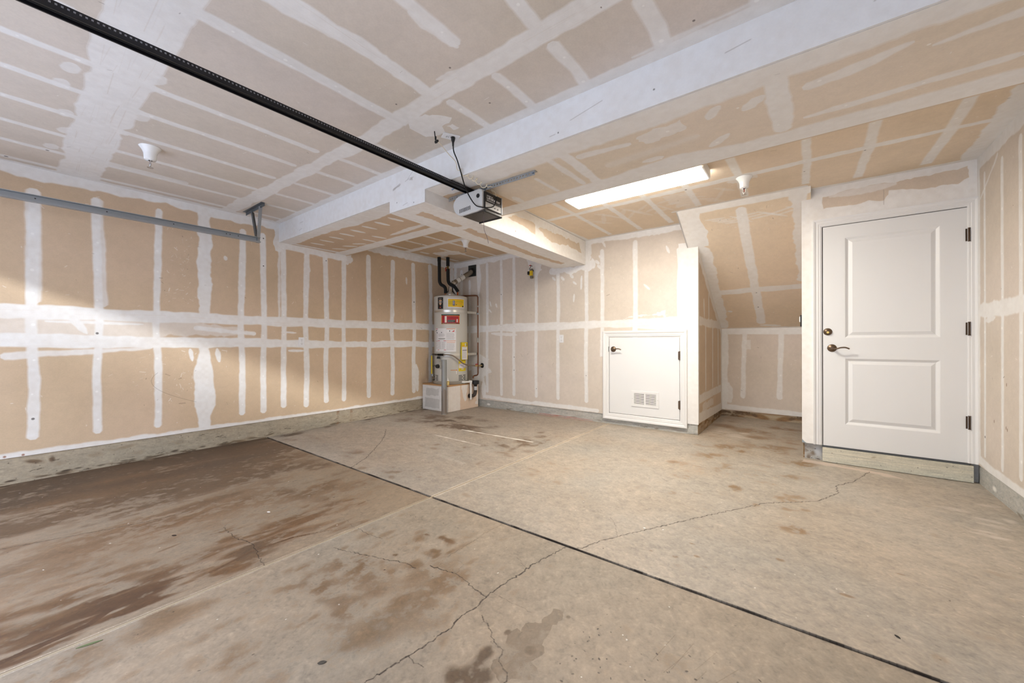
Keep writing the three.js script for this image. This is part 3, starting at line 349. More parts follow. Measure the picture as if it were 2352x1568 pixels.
  Bk.mat = boardMat(Bk.a0, Bk.b0, Bk.w, Bk.h, 280, (m, o) => {
    strip(m, [[-1.05, 1.27, 0.05], [0.05, 1.26, 0.05]], { alpha: 0.92 }); strip(m, [[-1.0, 1.3, 0.05], [-1.01, 0.1, 0.05]], { alpha: 0.92, rag: 0.01 }); for (const [x, b] of [[-0.74, 0.28], [-0.3, 0.3]]) { strip(m, [[x, 1.25, 0.03], [x - 0.02, b, 0.03]], { alpha: 0.7 }); screws(o, x, 1.2, x - 0.02, b, 0.3); }
    strip(m, [[-1.0, 0.14, 0.03], [0, 0.12, 0.03]], { alpha: 0.92, rag: 0.008 }); blob(m, rect(-0.72, 1.0, -0.66, 1.13), { alpha: 0.6, rag: 0.006 }); brush(m, -0.95, 0.5, -0.93, 0.2, 0.05, 0.6); scuffs(o, -0.9, 0.2, 0.8, 1, 25, 65);
  }, { seed: 65, paper: [0.69, 0.61, 0.54] });
  sheets(alcove, Bk, [rect(XCL, 0.09, 0.02, 1.302)], { frame: 0.1 });
}

// ---------------------------------------------------------------- wall with the entry door, right wall, front wall
{
  const S = { pt: (a, b) => V(a, b, ZD), n: V(0, 0, 1), a0: -0.1, b0: 0.1, w: 1.25, h: 2.48 };
  S.mat = boardMat(S.a0, S.b0, S.w, S.h, 330, (m, o) => {
    m.fillStyle = '#fff'; m.fillRect(-1, 0, 3, 3); m.globalCompositeOperation = 'destination-out';
    blob(m, [[0.1, 2.45], [0.3, 2.47], [0.6, 2.475], [1.0, 2.485], [1.0, 2.4], [0.95, 2.36], [0.75, 2.37], [0.55, 2.41], [0.52, 2.33], [0.35, 2.34], [0.12, 2.33]], { rag: 0.012, alpha: 0.9 }); m.globalCompositeOperation = 'source-over';
    brush(m, 0.15, 2.44, 0.6, 2.45, 0.03, 0.4); o.strokeStyle = 'rgba(150,140,130,.7)'; o.lineWidth = 0.003; o.beginPath(); o.moveTo(0.52, 2.42); o.lineTo(0.52, 2.29); o.stroke(); blob(o, [[-0.06, 0.2], [-0.02, 0.165], [0.0, 0.15], [-0.06, 0.14]], { color: '120,140,155', alpha: 0.8, rag: 0.008 });
  }, { seed: 71, mud: [0.85, 0.83, 0.8] });
  const g = structure('wall_right_rear', 'short whitened wall around the entry door', 'wall');
  sheets(g, S, [rect(-0.05, 0.15, 0.1, 2.2), rect(1.02, 0.15, XR + 0.02, 2.2), rect(-0.05, 2.2, XR + 0.02, YC + 0.02)], { frame: 0.1 });
  const Rt = { pt: (a, b) => V(-0.05, b, a), n: V(-1, 0, 0), a0: 0, b0: 0, w: 1, h: 1, mat: plainBoard };
  sheets(g, Rt, [[[ZD - 0.0128, 0.15], [ZA - 0.1, 0.15], [ZA - 0.1, 2.43], [ZD - 0.0128, 2.43]]], { frame: 0.03 });
  part('framing', [span(0, XR + 0.2, 0, YC, ZD - 0.4, ZD - 0.14)], framingMat, g);

  const R = { pt: (a, b) => V(XR, b, a), n: V(-1, 0, 0), a0: -4.7, b0: 0.12, w: 2.2, h: 2.44 };
  R.mat = boardMat(R.a0, R.b0, R.w, R.h, 360, (m, o) => {
    for (const [z, t, b, w] of [[-4.46, 2.38, 0.24, 0.018], [-4.13, 2.37, 0.22, 0.022], [-3.84, 2.4, 0.24, 0.026], [-3.44, 2.4, 0.24, 0.026], [-3.03, 2.4, 0.24, 0.026], [-2.63, 2.4, 0.24, 0.026]]) { strip(m, [[z, t, w], [z + 0.005, 1.3, w], [z, b, w]], { alpha: 0.85, rag: 0.003 }); screws(o, z, t, z, b, 0.28); }
    strip(m, [[-4.7, 1.345, 0.05], [-3.8, 1.34, 0.05], [-2.4, 1.345, 0.05]], { alpha: 0.95, rag: 0.012 }); brush(m, -4.45, 1.26, -4.25, 1.28, 0.02, 0.7); strip(m, [[-4.6, 2.5, 0.04], [-4.59, 0.2, 0.03]], { alpha: 0.9 });
    strip(m, [[-4.65, 2.5, 0.06], [-2.4, 2.5, 0.06]], { alpha: 0.93, rag: 0.012 }); strip(m, [[-4.64, 0.2, 0.03], [-4.3, 0.175, 0.032], [-3.8, 0.165, 0.03], [-2.4, 0.15, 0.03]], { alpha: 1, rag: 0.006 }); strip(m, [[-4.55, 2.2, 0.01], [-4.2, 2.42, 0.01]], { alpha: 0.6 });
    for (const [z, b] of [[-4.28, 0.54], [-4.07, 0.53], [-4.05, 0.52], [-4.06, 0.82]]) { o.fillStyle = 'rgba(120,90,65,.8)'; o.beginPath(); o.ellipse(z, b, 0.006, 0.012, 0, 0, 7); o.fill(); } scuffs(o, -4.6, 0.3, 2, 2.1, 80, 73);
  }, { seed: 73, paper: [0.6, 0.53, 0.46], mud: [0.75, 0.74, 0.725] });
  const w = structure('wall_right', 'plasterboard side wall with stud lines beside the entry door', 'wall');
  sheets(w, R, [rect(-4.72, 0.15, -2.4, 1.345), rect(-4.72, 1.345, -2.4, YC + 0.02), rect(-2.4, 0.15, ZG + 0.02, 1.345), rect(-2.4, 1.345, ZG + 0.02, YC + 0.02)]);
  const f = structure('wall_front', 'wall around the open vehicle doorway', 'wall');
  each('drywall_panel', [span(-5.3, -4.5, 0, YC + 0.1, ZG, ZG + 0.15), span(0.4, 1.3, 0, YC + 0.1, ZG, ZG + 0.15), span(-4.5, 0.4, 2.16, YC + 0.1, ZG, ZG + 0.15)], plainBoard, f);
}

// ---------------------------------------------------------------- concrete floor: four slabs between two joints
const DUST = [0.285, 0.226, 0.162];
function concrete(a0, b0, w, h, ppm, draw, { seed = 1, base = DUST, speck = 1, streak = [1, 1] } = {}) {
  const W = Math.min(2048, Math.round(w * ppm)), H = Math.min(2048, Math.round(h * ppm)); ppm = W / w; const pq = h * ppm > 2048 ? 2048 / h : ppm;
  const mk = () => { const x = layer(W, H, ppm, a0, b0); x.setTransform(ppm, 0, 0, pq, -a0 * ppm, -b0 * pq); return x; }, m = mk(), o = mk(); draw(m, o);
  const md = m.getImageData(0, 0, W, H).data, od = o.getImageData(0, 0, W, H).data, out = new Uint8Array(W * H * 4);
  for (let j = 0; j < H; j++) for (let i = 0; i < W; i++) {
    const k = (j * W + i) * 4, x = a0 + i / ppm + seed * 9.1, y = b0 + j / pq + seed * 4.3, u = x * streak[0], v = y * streak[1];
    const big = vn(u * 0.9, v * 0.9), mid = fbm(u * 3.1, v * 3.1, 3), fine = fbm(u * 19, v * 19, 3), flake = fbm(u * 62 + fine * 1.5, v * 62 + fine * 1.5, 2), dot = vn(x * 260, y * 260), grit = vn(x * 130, y * 130), warm = fbm(u * 2.1 + 40, v * 2.1, 2) * 1.4 + 0.5 * flake;
    let f = 1 + 0.05 * big + 0.1 * mid + 0.17 * fine + 0.17 * flake + 0.06 * dot + 0.06 * grit; if (dot + 0.6 * grit > 1.28) f *= 1 - 0.35 * speck; if (flake > 0.42) f *= 1.06; if (flake < -0.42) f *= 0.92;
    const dirt = md[k + 3] / 255, st = Math.min(1, dirt * 1.25) * sstep(-0.55, 0.5, mid * 0.9 + fine * 1.4 + flake * 0.7 + (dirt - 0.5) * 1.5 + 0.15 * grit), oa = od[k + 3] / 255;
    for (let c = 0; c < 3; c++) {
      let t = base[c] * f * (1 + (c - 1) * -0.05 * warm); if (st) t *= 1 - st * (1 - (md[k + c] / 255)); if (oa) t += (lin(od[k + c]) - t) * oa; out[k + c] = srgb(t);
    }
    out[k + 3] = 255;
  }
  return new THREE.MeshStandardMaterial({ map: dataTex(out, W, H), roughness: 0.58 });
}
// dirt layer: the colour multiplies the concrete where grain lets it through
function oval(c, x, y, rx, ry, alpha, color, rot = 0) {      // a stain that thins out towards a broken rim (the grain is added per pixel)
  c.save(); c.translate(x, y); c.rotate(rot); c.scale(rx * 1.25, ry * 1.25); const g = c.createRadialGradient(0, 0, 0, 0, 0, 1); g.addColorStop(0, `rgba(${color},${alpha})`); g.addColorStop(0.45, `rgba(${color},${alpha * 0.85})`); g.addColorStop(1, `rgba(${color},0)`); c.fillStyle = g; c.beginPath(); c.arc(0, 0, 1, 0, 7); c.fill(); c.restore();
}
function clouds(m, x0, x1, y0, y1, n, rx, ry, alpha, color, seed) { const r = rand(seed); for (let i = 0; i < n; i++) oval(m, x0 + (x1 - x0) * r(), y0 + (y1 - y0) * r(), rx * (0.4 + r()), ry * (0.4 + r()), alpha * (0.5 + r() * 0.7), color, (r() - 0.5) * 0.5); }
function crack(o, P, w = 0.0035, al = 0.85, seed = 3) {      // a wandering hairline
  const r = rand(seed + P.length * 7); for (let i = 0; i < P.length - 1; i++) { let [x, y] = P[i]; const [X, Y] = P[i + 1], n = Math.max(2, Math.round(Math.hypot(X - x, Y - y) / 0.014)); for (let k = 1; k <= n; k++) { const t = k / n, e = k === n ? 0 : 0.006, nx = P[i][0] + (X - P[i][0]) * t + (r() - 0.5) * e * 2, ny = P[i][1] + (Y - P[i][1]) * t + (r() - 0.5) * e * 2; o.strokeStyle = `rgba(48,38,30,${al * (0.55 + 0.45 * r())})`; o.lineWidth = w * (0.6 + 0.9 * r()); o.beginPath(); o.moveTo(x, y); o.lineTo(nx, ny); o.stroke(); x = nx; y = ny; } }
}
function chips(o, x0, x1, y0, y1, n, seed, dark = 0.7) { const r = rand(seed); for (let i = 0; i < n; i++) { o.fillStyle = r() < dark ? `rgba(50,40,32,${0.4 + 0.5 * r()})` : `rgba(240,236,228,${0.4 + 0.5 * r()})`; o.beginPath(); o.ellipse(x0 + (x1 - x0) * r(), y0 + (y1 - y0) * r(), 0.002 + 0.004 * r(), 0.0015 + 0.0025 * r(), r() * 3, 0, 7); o.fill(); } }
const GAP = 0.008, ZJ = -1.862, XJ = -2.155, MAIN = [[-1.2, -0.5], [-1.16, -0.66], [-1.14, -0.79], [-1.13, -0.84], [-1.12, -0.91], [-1.11, -1.02], [-1.12, -1.12], [-1.11, -1.18], [-1.12, -1.26], [-1.12, -1.36], [-1.1, -1.48], [-1.1, -1.6], [-1.07, -1.73], [-1.04, -1.87]];
const arris = (o) => { strip2(o, [[-5.3, ZJ + GAP], [1.3, ZJ + GAP]], 0.009, 0.8, '58,48,40'); strip2(o, [[-5.3, ZJ - GAP], [1.3, ZJ - GAP]], 0.009, 0.8, '58,48,40'); };
{
  const floor = structure('floor', 'stained tan concrete floor in four slabs crossed by one dark and one pale joint', 'floor');
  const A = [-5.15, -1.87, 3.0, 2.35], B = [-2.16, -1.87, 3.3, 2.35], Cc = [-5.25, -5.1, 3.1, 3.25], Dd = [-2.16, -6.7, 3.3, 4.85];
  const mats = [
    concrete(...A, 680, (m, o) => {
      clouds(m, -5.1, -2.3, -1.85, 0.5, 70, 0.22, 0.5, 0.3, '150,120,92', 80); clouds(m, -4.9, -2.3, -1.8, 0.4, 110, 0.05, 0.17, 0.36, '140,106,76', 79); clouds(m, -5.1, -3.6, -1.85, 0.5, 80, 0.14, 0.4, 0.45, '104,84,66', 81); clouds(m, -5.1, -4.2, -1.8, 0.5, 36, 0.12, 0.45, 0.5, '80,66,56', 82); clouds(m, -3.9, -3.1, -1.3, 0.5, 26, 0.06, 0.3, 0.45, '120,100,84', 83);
      clouds(m, -2.62, -2.2, -1.5, 0.4, 60, 0.035, 0.13, 0.6, '128,92,62', 84); clouds(m, -2.5, -2.2, -0.45, 0.4, 34, 0.03, 0.11, 0.8, '92,62,42', 85); clouds(m, -3.0, -2.2, -1.7, 0.4, 44, 0.02, 0.06, 0.5, '125,90,60', 86);
      oval(m, -2.36, -0.28, 0.05, 0.16, 0.9, '78,52,36', 0.15); oval(m, -2.25, -0.32, 0.025, 0.11, 0.85, '92,62,42'); strip2(m, [[-2.25, 0.45], [-2.24, 0.0], [-2.26, -0.2], [-2.33, -0.28]], 0.028, 0.9, '78,52,36');
      oval(m, -2.38, -0.8, 0.09, 0.05, 0.95, '70,58,50', 0.6); oval(m, -2.35, -0.82, 0.12, 0.12, 0.6, '110,92,76'); strip2(m, [[-2.3, -0.6], [-2.36, -0.8], [-2.34, -1.0], [-2.25, -1.18]], 0.018, 0.7, '100,70,48');
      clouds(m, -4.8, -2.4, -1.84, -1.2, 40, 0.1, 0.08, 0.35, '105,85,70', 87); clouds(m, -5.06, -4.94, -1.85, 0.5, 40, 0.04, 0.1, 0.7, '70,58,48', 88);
      crack(o, [[-3.6, 0.4], [-3.47, 0.02], [-3.4, -0.17], [-3.32, -0.38], [-3.27, -0.55], [-3.25, -0.74]], 0.005, 0.85, 1); crack(o, [[-2.8, -0.8], [-2.59, -0.8], [-2.45, -0.83], [-2.37, -0.82], [-2.27, -0.8], [-2.16, -0.79]], 0.004, 0.9, 2); crack(o, [[-2.9, -0.95], [-2.86, -0.85], [-2.8, -0.8]], 0.002, 0.5, 5); crack(o, [[-2.3, -1.3], [-2.16, -1.27]], 0.002, 0.6, 6);
      strip2(o, [[-2.168, 0.5], [-2.168, -1.87]], 0.006, 0.3, '228,216,196'); strip2(o, [[-2.185, 0.5], [-2.185, -1.87]], 0.003, 0.3, '90,72,56'); chips(o, -5, -2.2, -1.8, 0.4, 70, 89, 0.75); arris(o);
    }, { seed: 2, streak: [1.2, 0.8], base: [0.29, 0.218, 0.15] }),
    concrete(...B, 640, (m, o) => {
      clouds(m, -2.15, -1.0, -1.8, 0.4, 150, 0.035, 0.06, 0.38, '150,116,84', 90); clouds(m, -2.15, -1.3, -1.4, 0.4, 50, 0.08, 0.16, 0.3, '160,132,104', 89); clouds(m, -2.15, -1.2, -1.3, 0.4, 46, 0.09, 0.14, 0.3, '150,125,100', 91); clouds(m, -1.9, -1.5, -1.1, -0.75, 26, 0.06, 0.07, 0.3, '125,98,74', 92); clouds(m, -2.1, -1.5, -1.6, -1.0, 30, 0.03, 0.05, 0.5, '130,98,68', 93);
      oval(m, -1.62, -1.5, 0.07, 0.02, 0.8, '120,85,58'); oval(m, -1.75, -1.47, 0.03, 0.016, 0.8, '110,78,52'); oval(m, -1.72, -1.22, 0.02, 0.02, 0.8, '100,75,52');
      for (const [x, y, rx, ry, c] of [[-0.9, -0.95, 0.045, 0.05, '92,76,64'], [-0.92, -1.02, 0.03, 0.05, '92,78,66'], [-0.86, -0.92, 0.05, 0.06, '88,74,62'], [-0.93, -0.88, 0.06, 0.05, '92,76,62']]) oval(m, x, y, rx, ry, 0.9, c);
      blob(m, [[-0.88, -1.06], [-0.93, -1.14], [-0.91, -1.19], [-0.88, -1.17], [-0.89, -1.24], [-0.83, -1.28], [-0.84, -1.36], [-0.82, -1.4], [-0.8, -1.34], [-0.78, -1.26], [-0.76, -1.15], [-0.73, -1.02], [-0.8, -0.95], [-0.86, -0.98]], { alpha: 0.62, color: '148,138,128', rag: 0.02, freq: 22 }); oval(m, -0.775, -1.37, 0.012, 0.012, 0.8, '135,125,115'); oval(m, -0.8, -1.13, 0.02, 0.02, 0.8, '120,108,98'); oval(m, -0.92, -1.15, 0.012, 0.02, 0.9, '110,98,88');
      clouds(m, -0.6, 0.4, -1.5, -0.6, 30, 0.06, 0.06, 0.3, '165,140,112', 94); chips(o, -0.7, 0.1, -1.5, -0.8, 220, 95, 0.9); chips(o, -2.1, 1, -1.8, 0.2, 110, 96, 0.75);
      const r = rand(97); for (let i = 0; i < 16; i++) { const x = -0.65 + r() * 0.7, y = -1.5 + r() * 0.6; o.strokeStyle = `rgba(95,75,55,${0.2 + 0.3 * r()})`; o.lineWidth = 0.002; o.beginPath(); o.moveTo(x, y); o.lineTo(x + 0.02 + 0.08 * r(), y - 0.1 - 0.1 * r()); o.stroke(); }
      crack(o, MAIN, 0.0055, 0.95, 11); crack(o, [[-1.12, -1.26], [-1.21, -1.27], [-1.29, -1.29], [-1.35, -1.3], [-1.43, -1.28], [-1.5, -1.27]], 0.005, 0.9, 12); crack(o, [[-1.54, -1.21], [-1.63, -1.2], [-1.71, -1.17], [-1.82, -1.13], [-1.97, -1.08], [-2.05, -1.06]], 0.0045, 0.85, 13); crack(o, [[-1.13, -0.84], [-1.09, -0.83], [-1.05, -0.84]], 0.003, 0.7, 14); crack(o, [[-0.76, -0.9], [-0.8, -0.99], [-0.86, -1.02], [-0.88, -1.07], [-0.93, -1.08], [-1.0, -1.13], [-1.06, -1.16]], 0.004, 0.7, 15); crack(o, [[-1.49, -1.85], [-1.5, -1.68], [-1.49, -1.52], [-1.49, -1.38]], 0.003, 0.55, 16); crack(o, [[-2.15, -1.27], [-2.08, -1.26], [-1.92, -1.28]], 0.004, 0.6, 17); crack(o, [[-1.11, -1.3], [-0.98, -1.3], [-0.91, -1.3]], 0.0025, 0.5, 18); crack(o, [[-1.1, -1.55], [-1.2, -1.6]], 0.002, 0.5, 19); crack(o, [[-1.35, -1.3], [-1.37, -1.38], [-1.43, -1.39]], 0.002, 0.5, 20);
      strip2(o, [[-2.142, 0.5], [-2.142, -1.87]], 0.006, 0.22, '228,216,196'); arris(o);
    }, { seed: 4, streak: [1.1, 0.95], base: [0.315, 0.256, 0.192] }),
    concrete(...Cc, 420, (m, o) => {
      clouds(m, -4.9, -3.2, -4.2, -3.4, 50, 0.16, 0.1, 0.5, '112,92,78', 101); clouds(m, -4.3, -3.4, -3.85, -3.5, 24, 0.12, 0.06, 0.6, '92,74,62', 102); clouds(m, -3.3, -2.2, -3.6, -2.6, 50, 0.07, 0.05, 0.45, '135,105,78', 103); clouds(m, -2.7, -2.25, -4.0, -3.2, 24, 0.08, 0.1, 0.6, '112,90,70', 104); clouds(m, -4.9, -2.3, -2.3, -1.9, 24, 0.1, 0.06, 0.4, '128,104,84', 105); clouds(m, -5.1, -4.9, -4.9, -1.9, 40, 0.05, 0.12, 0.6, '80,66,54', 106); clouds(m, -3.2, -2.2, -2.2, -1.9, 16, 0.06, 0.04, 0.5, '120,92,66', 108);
      strip2(o, [[-3.5, -3.52], [-2.95, -3.54], [-2.43, -3.56]], 0.032, 0.8, '240,236,228'); strip2(o, [[-3.57, -3.13], [-2.8, -3.11]], 0.025, 0.45, '240,236,228'); strip2(o, [[-2.9, -2.6], [-2.5, -2.55]], 0.05, 0.12, '240,236,228');
      crack(o, [[-4.29, -2.96], [-4.05, -2.78], [-3.81, -2.57], [-3.6, -2.35], [-3.38, -2.11], [-3.23, -1.87]], 0.007, 0.8, 21); strip2(o, [[-3.3, -4.94], [-2.6, -4.95], [-2.35, -4.96]], 0.025, 0.4, '205,120,105'); chips(o, -5, -2.2, -4.9, -1.9, 80, 107, 0.6); strip2(o, [[-2.168, -5], [-2.168, -1.86]], 0.012, 0.4, '232,222,205'); arris(o);
    }, { seed: 6, streak: [0.9, 1.2], base: [0.375, 0.32, 0.262] }),
    concrete(...Dd, 420, (m, o) => {
      clouds(m, -1.0, 0.0, -4.9, -2.8, 70, 0.09, 0.09, 0.5, '158,118,78', 111); clouds(m, -0.95, -0.1, -6.5, -4.6, 34, 0.14, 0.12, 0.5, '150,112,80', 112); clouds(m, -2.1, 0.9, -4.6, -1.9, 60, 0.06, 0.04, 0.4, '165,135,100', 113); clouds(m, -2.0, -1.0, -3.4, -2.4, 26, 0.1, 0.06, 0.35, '150,125,98', 114);
      for (const [x, y, a, b] of [[0.13, -2.24, 0.035, 0.014], [-0.41, -2.1, 0.025, 0.012], [-0.46, -2.18, 0.022, 0.014], [-0.51, -2.3, 0.022, 0.009], [-0.53, -2.51, 0.035, 0.014], [-0.55, -2.11, 0.02, 0.02], [-0.67, -2.09, 0.014, 0.012], [-0.12, -2.4, 0.03, 0.02], [0.35, -2.6, 0.02, 0.006]]) oval(m, x, y, a, b, 0.75, '158,122,86');
      blob(o, [[-0.05, -4.5], [0.4, -4.45], [0.6, -4.4], [0.5, -4.5], [-0.05, -4.6]], { color: '215,195,180', alpha: 0.5, rag: 0.03 }); clouds(o, 0.75, 1.0, -4.2, -3.4, 8, 0.06, 0.03, 0.3, '225,215,205', 115); clouds(o, -0.9, -0.5, -5.6, -4.9, 10, 0.1, 0.04, 0.3, '220,210,200', 118);
      crack(o, [[-1.04, -1.85], [-0.97, -1.89], [-0.93, -2.02], [-0.86, -2.14], [-0.74, -2.35], [-0.56, -2.66], [-0.4, -2.92], [-0.23, -3.19], [-0.07, -3.33], [0.05, -3.44], [0.17, -3.71], [0.17, -3.89], [0.28, -4.08], [0.41, -4.47]], 0.006, 0.85, 22); crack(o, [[-0.87, -2.12], [-0.93, -2.25], [-1.0, -2.33]], 0.003, 0.6, 23); crack(o, [[-1.49, -1.87], [-1.45, -2.1], [-1.4, -2.3]], 0.002, 0.35, 24);
      chips(o, -2.1, 1, -4.5, -1.9, 90, 116, 0.6); strip2(o, [[-2.142, -5], [-2.142, -1.86]], 0.012, 0.4, '232,222,205'); arris(o);
    }, { seed: 8, streak: [1, 1.1], base: [0.375, 0.325, 0.266] }),
  ];
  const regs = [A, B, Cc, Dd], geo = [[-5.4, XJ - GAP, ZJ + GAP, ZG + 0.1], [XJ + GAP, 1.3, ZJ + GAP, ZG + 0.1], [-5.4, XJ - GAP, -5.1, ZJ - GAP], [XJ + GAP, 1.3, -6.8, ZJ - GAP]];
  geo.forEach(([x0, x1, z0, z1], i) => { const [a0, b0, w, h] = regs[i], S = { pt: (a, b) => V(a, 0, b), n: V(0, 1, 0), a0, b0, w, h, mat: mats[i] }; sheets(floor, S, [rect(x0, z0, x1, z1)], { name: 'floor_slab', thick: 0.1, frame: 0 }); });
  each('joint_filler', [span(-5.4, XJ - GAP, -0.04, -0.008, ZJ - GAP, ZJ + GAP), span(XJ + GAP, 1.3, -0.04, -0.008, ZJ - GAP, ZJ + GAP)], std('#2a2521', 0.95), floor, 'dark sunken filler in the cross joint');
  part('joint_filler', span(XJ - GAP, XJ + GAP, -0.04, -0.0012, -5.1, ZG + 0.1), std('#a99a82', 0.9), floor, 'pale filler in the lengthwise joint');
}
function strip2(c, P, w, alpha, color) { for (let i = 0; i < P.length - 1; i++) { const n = Math.max(1, Math.round(Math.hypot(P[i + 1][0] - P[i][0], P[i + 1][1] - P[i][1]) / 0.02)); for (let k = 0; k < n; k++) { const t = k / n, s = (k + 1.15) / n, q = vn(P[i][0] * 40 + k * 0.35, P[i][1] * 23 + i); c.strokeStyle = `rgba(${color},${clamp(alpha * (0.85 + 0.5 * q))})`; c.lineWidth = w * (1 + 0.35 * vn(k * 0.4 + i * 9, P[i][1] * 31)); c.lineCap = 'butt'; c.beginPath(); c.moveTo(P[i][0] + (P[i + 1][0] - P[i][0]) * t, P[i][1] + (P[i + 1][1] - P[i][1]) * t); c.lineTo(P[i][0] + (P[i + 1][0] - P[i][0]) * s, P[i][1] + (P[i + 1][1] - P[i][1]) * s); c.stroke(); } } c.lineCap = 'round'; }

// ---------------------------------------------------------------- concrete kerbs under the walls
{
  const kerb = concrete(-5.2, 0, 6.4, 0.28, 320, (m, o) => {
    clouds(m, -5, 1, 0, 0.03, 90, 0.08, 0.012, 0.7, '80,66,54', 121); clouds(m, -2.0, 1, 0, 0.2, 30, 0.08, 0.03, 0.4, '140,118,98', 122); oval(m, -0.15, 0.15, 0.06, 0.02, 0.8, '85,62,45', 0.3); oval(m, -0.24, 0.15, 0.02, 0.03, 0.8, '75,55,42');
    for (const x of [-2.75, -2.95]) strip2(m, [[x, 0.2], [x + 0.01, 0]], 0.035, 0.7, '150,100,75'); clouds(m, -5, -2.5, 0, 0.1, 34, 0.06, 0.03, 0.35, '120,112,100', 123);
    const r = rand(124); for (let i = 0; i < 26; i++) { const x = -5 + 5.6 * r(), y = 0.01 + 0.14 * r(); crack(o, [[x, y], [x + 0.03 + 0.05 * r(), y + (r() - 0.5) * 0.03]], 0.006, 0.7, i); } for (let i = 0; i < 12; i++) { const x = -1.6 + 1.6 * r(); oval(o, x, 0.02 + 0.02 * r(), 0.03, 0.008, 0.8, '70,58,46'); } chips(o, -5, 1, 0, 0.2, 160, 125, 0.9);
  }, { seed: 12, base: [0.385, 0.325, 0.24], streak: [0.7, 2] });
  const brown = concrete(-6.8, 0, 3.2, 0.28, 320, (m, o) => { clouds(m, -6.8, -4, 0, 0.15, 70, 0.1, 0.03, 0.7, '150,110,70', 131); clouds(m, -6.6, -6, 0, 0.14, 30, 0.06, 0.025, 0.8, '80,60,45', 132); clouds(o, -6.4, -4, 0.02, 0.12, 12, 0.06, 0.012, 0.5, '205,185,160', 134); chips(o, -6.8, -4, 0, 0.15, 60, 133, 0.8); }, { seed: 14, base: [0.42, 0.33, 0.22], streak: [1, 2.4] });
  const grey = concrete(-5.2, 0, 4.2, 0.28, 320, (m, o) => { clouds(m, -4.5, -1, 0, 0.03, 50, 0.07, 0.01, 0.5, '120,105,88', 126); clouds(o, -4.5, -1, 0.02, 0.12, 26, 0.07, 0.018, 0.25, '225,222,212', 127); oval(o, -4.32, 0.05, 0.04, 0.02, 0.9, '240,238,232'); oval(m, -1.3, 0.06, 0.1, 0.04, 0.5, '160,125,95'); strip2(o, [[-3.3, 0.012], [-2.4, 0.012]], 0.016, 0.5, '190,115,105'); chips(o, -4.5, -1, 0, 0.12, 60, 128, 0.8); }, { seed: 16, base: [0.44, 0.425, 0.385], streak: [0.7, 2] });
  const K = (name, label, pt, n, mat, a0, w, poly, thick = 0.12) => { const g = structure(name, label, 'kerb'); sheets(g, { pt, n, a0, b0: 0, w, h: 0.28, mat }, [poly], { name: 'kerb_block', thick, frame: 0 }); return g; };
  K('baseboard_left', 'long stained concrete kerb along the foot of the left wall', (a, b) => V(XL(a) - 0.011, b, a), V(1, 0, -0.034), kerb, -5.2, 6.4, [[1.15, -0.02], [-5, -0.02], [-5, 0.165], [1.15, 0.225]]);
  K('baseboard_back', 'grey concrete kerb along the foot of the rear wall', (a, b) => V(a, b, ZB - 0.011), V(0, 0, 1), grey, -5.2, 4.2, rect(-5.2, -0.02, XCL - 0.01, 0.135));
  K('baseboard_alcove_left', 'brown stained kerb on the side of the alcove', (a, b) => V(XCL - 0.009, b, a), V(1, 0, 0), brown, -6.8, 3.2, [[ZB - 0.012, -0.02], [ZA - 0.1, -0.02], [ZA - 0.1, 0.1], [ZB - 0.012, 0.14]]);
  K('baseboard_alcove_back', 'brown stained kerb at the rear of the alcove', (a, b) => V(a, b, ZA - 0.011), V(0, 0, 1), brown, -6.8, 3.2, rect(XCL - 0.1, -0.02, 0.1, 0.1));
  K('baseboard_alcove_right', 'hidden kerb on the inner side of the short wall by the alcove', (a, b) => V(-0.041, b, a), V(-1, 0, 0), brown, -6.8, 3.2, rect(ZD - 0.04, -0.02, ZA - 0.1, 0.152));
  const dw = K('baseboard_door', 'rough grey kerb showing on both sides of the door step board', (a, b) => V(a, b, ZD - 0.03), V(0, 0, 1), concrete(-0.2, 0, 1.4, 0.28, 320, (m, o) => { clouds(m, -0.1, 0.1, 0, 0.15, 12, 0.03, 0.03, 0.8, '110,85,62', 129); oval(o, 0.07, 0.08, 0.03, 0.05, 0.7, '200,206,215'); oval(o, 1.04, 0.08, 0.04, 0.06, 0.5, '150,158,168'); clouds(o, 0, 1.1, 0, 0.04, 10, 0.02, 0.01, 0.8, '70,50,45', 130); chips(o, -0.1, 1.1, 0, 0.15, 60, 131, 0.9); }, { seed: 18, base: [0.4, 0.39, 0.37] }), -0.2, 1.4, rect(-0.03, -0.02, XR + 0.1, 0.148));
  K('baseboard_right', 'grey concrete kerb along the foot of the right wall', (a, b) => V(XR + 0.011, b, a), V(-1, 0, 0), grey, -5.2, 4.2, [[ZD - 0.03, -0.02], [ZG, -0.02], [ZG, 0.155], [ZD - 0.03, 0.155]]);
}

// ---------------------------------------------------------------- doors
function loopQuads(loops, close = true) {                    // rectangles of equal corner order joined edge to edge
  const q = []; for (let i = 0; i < loops.length - 1; i++) for (let k = 0; k < (close ? 4 : 3); k++) { const a = loops[i], b = loops[i + 1], n = (k + 1) % 4; q.push([a[k], a[n], b[n], b[k]]); } return quads(q);
}
const rloop = (x0, y0, x1, y1, z) => [[x0, y0, z], [x0, y1, z], [x1, y1, z], [x1, y0, z]];
function casing(x0, y0, x1, y1, z, prof, closed) { return loopQuads(prof.map(([o, h]) => rloop(x0 - o, closed ? y0 - o : y0, x1 + o, y1 + o, z + h)), closed); }
const CASE = [[0, -0.02], [0, 0.008], [0.006, 0.011], [0.016, 0.011], [0.02, 0.014], [0.034, 0.0135], [0.044, 0.02], [0.058, 0.022], [0.064, 0.019], [0.066, 0.0]];
const bronze = std('#6b5a4a', 0.38, 0.75), darkBronze = std('#4a3a2e', 0.42, 0.7), brass = std('#d9b96a', 0.3, 0.9), doorWhite = std(new THREE.Color(0.78, 0.78, 0.775), 0.38), black = std('#121212', 0.6);
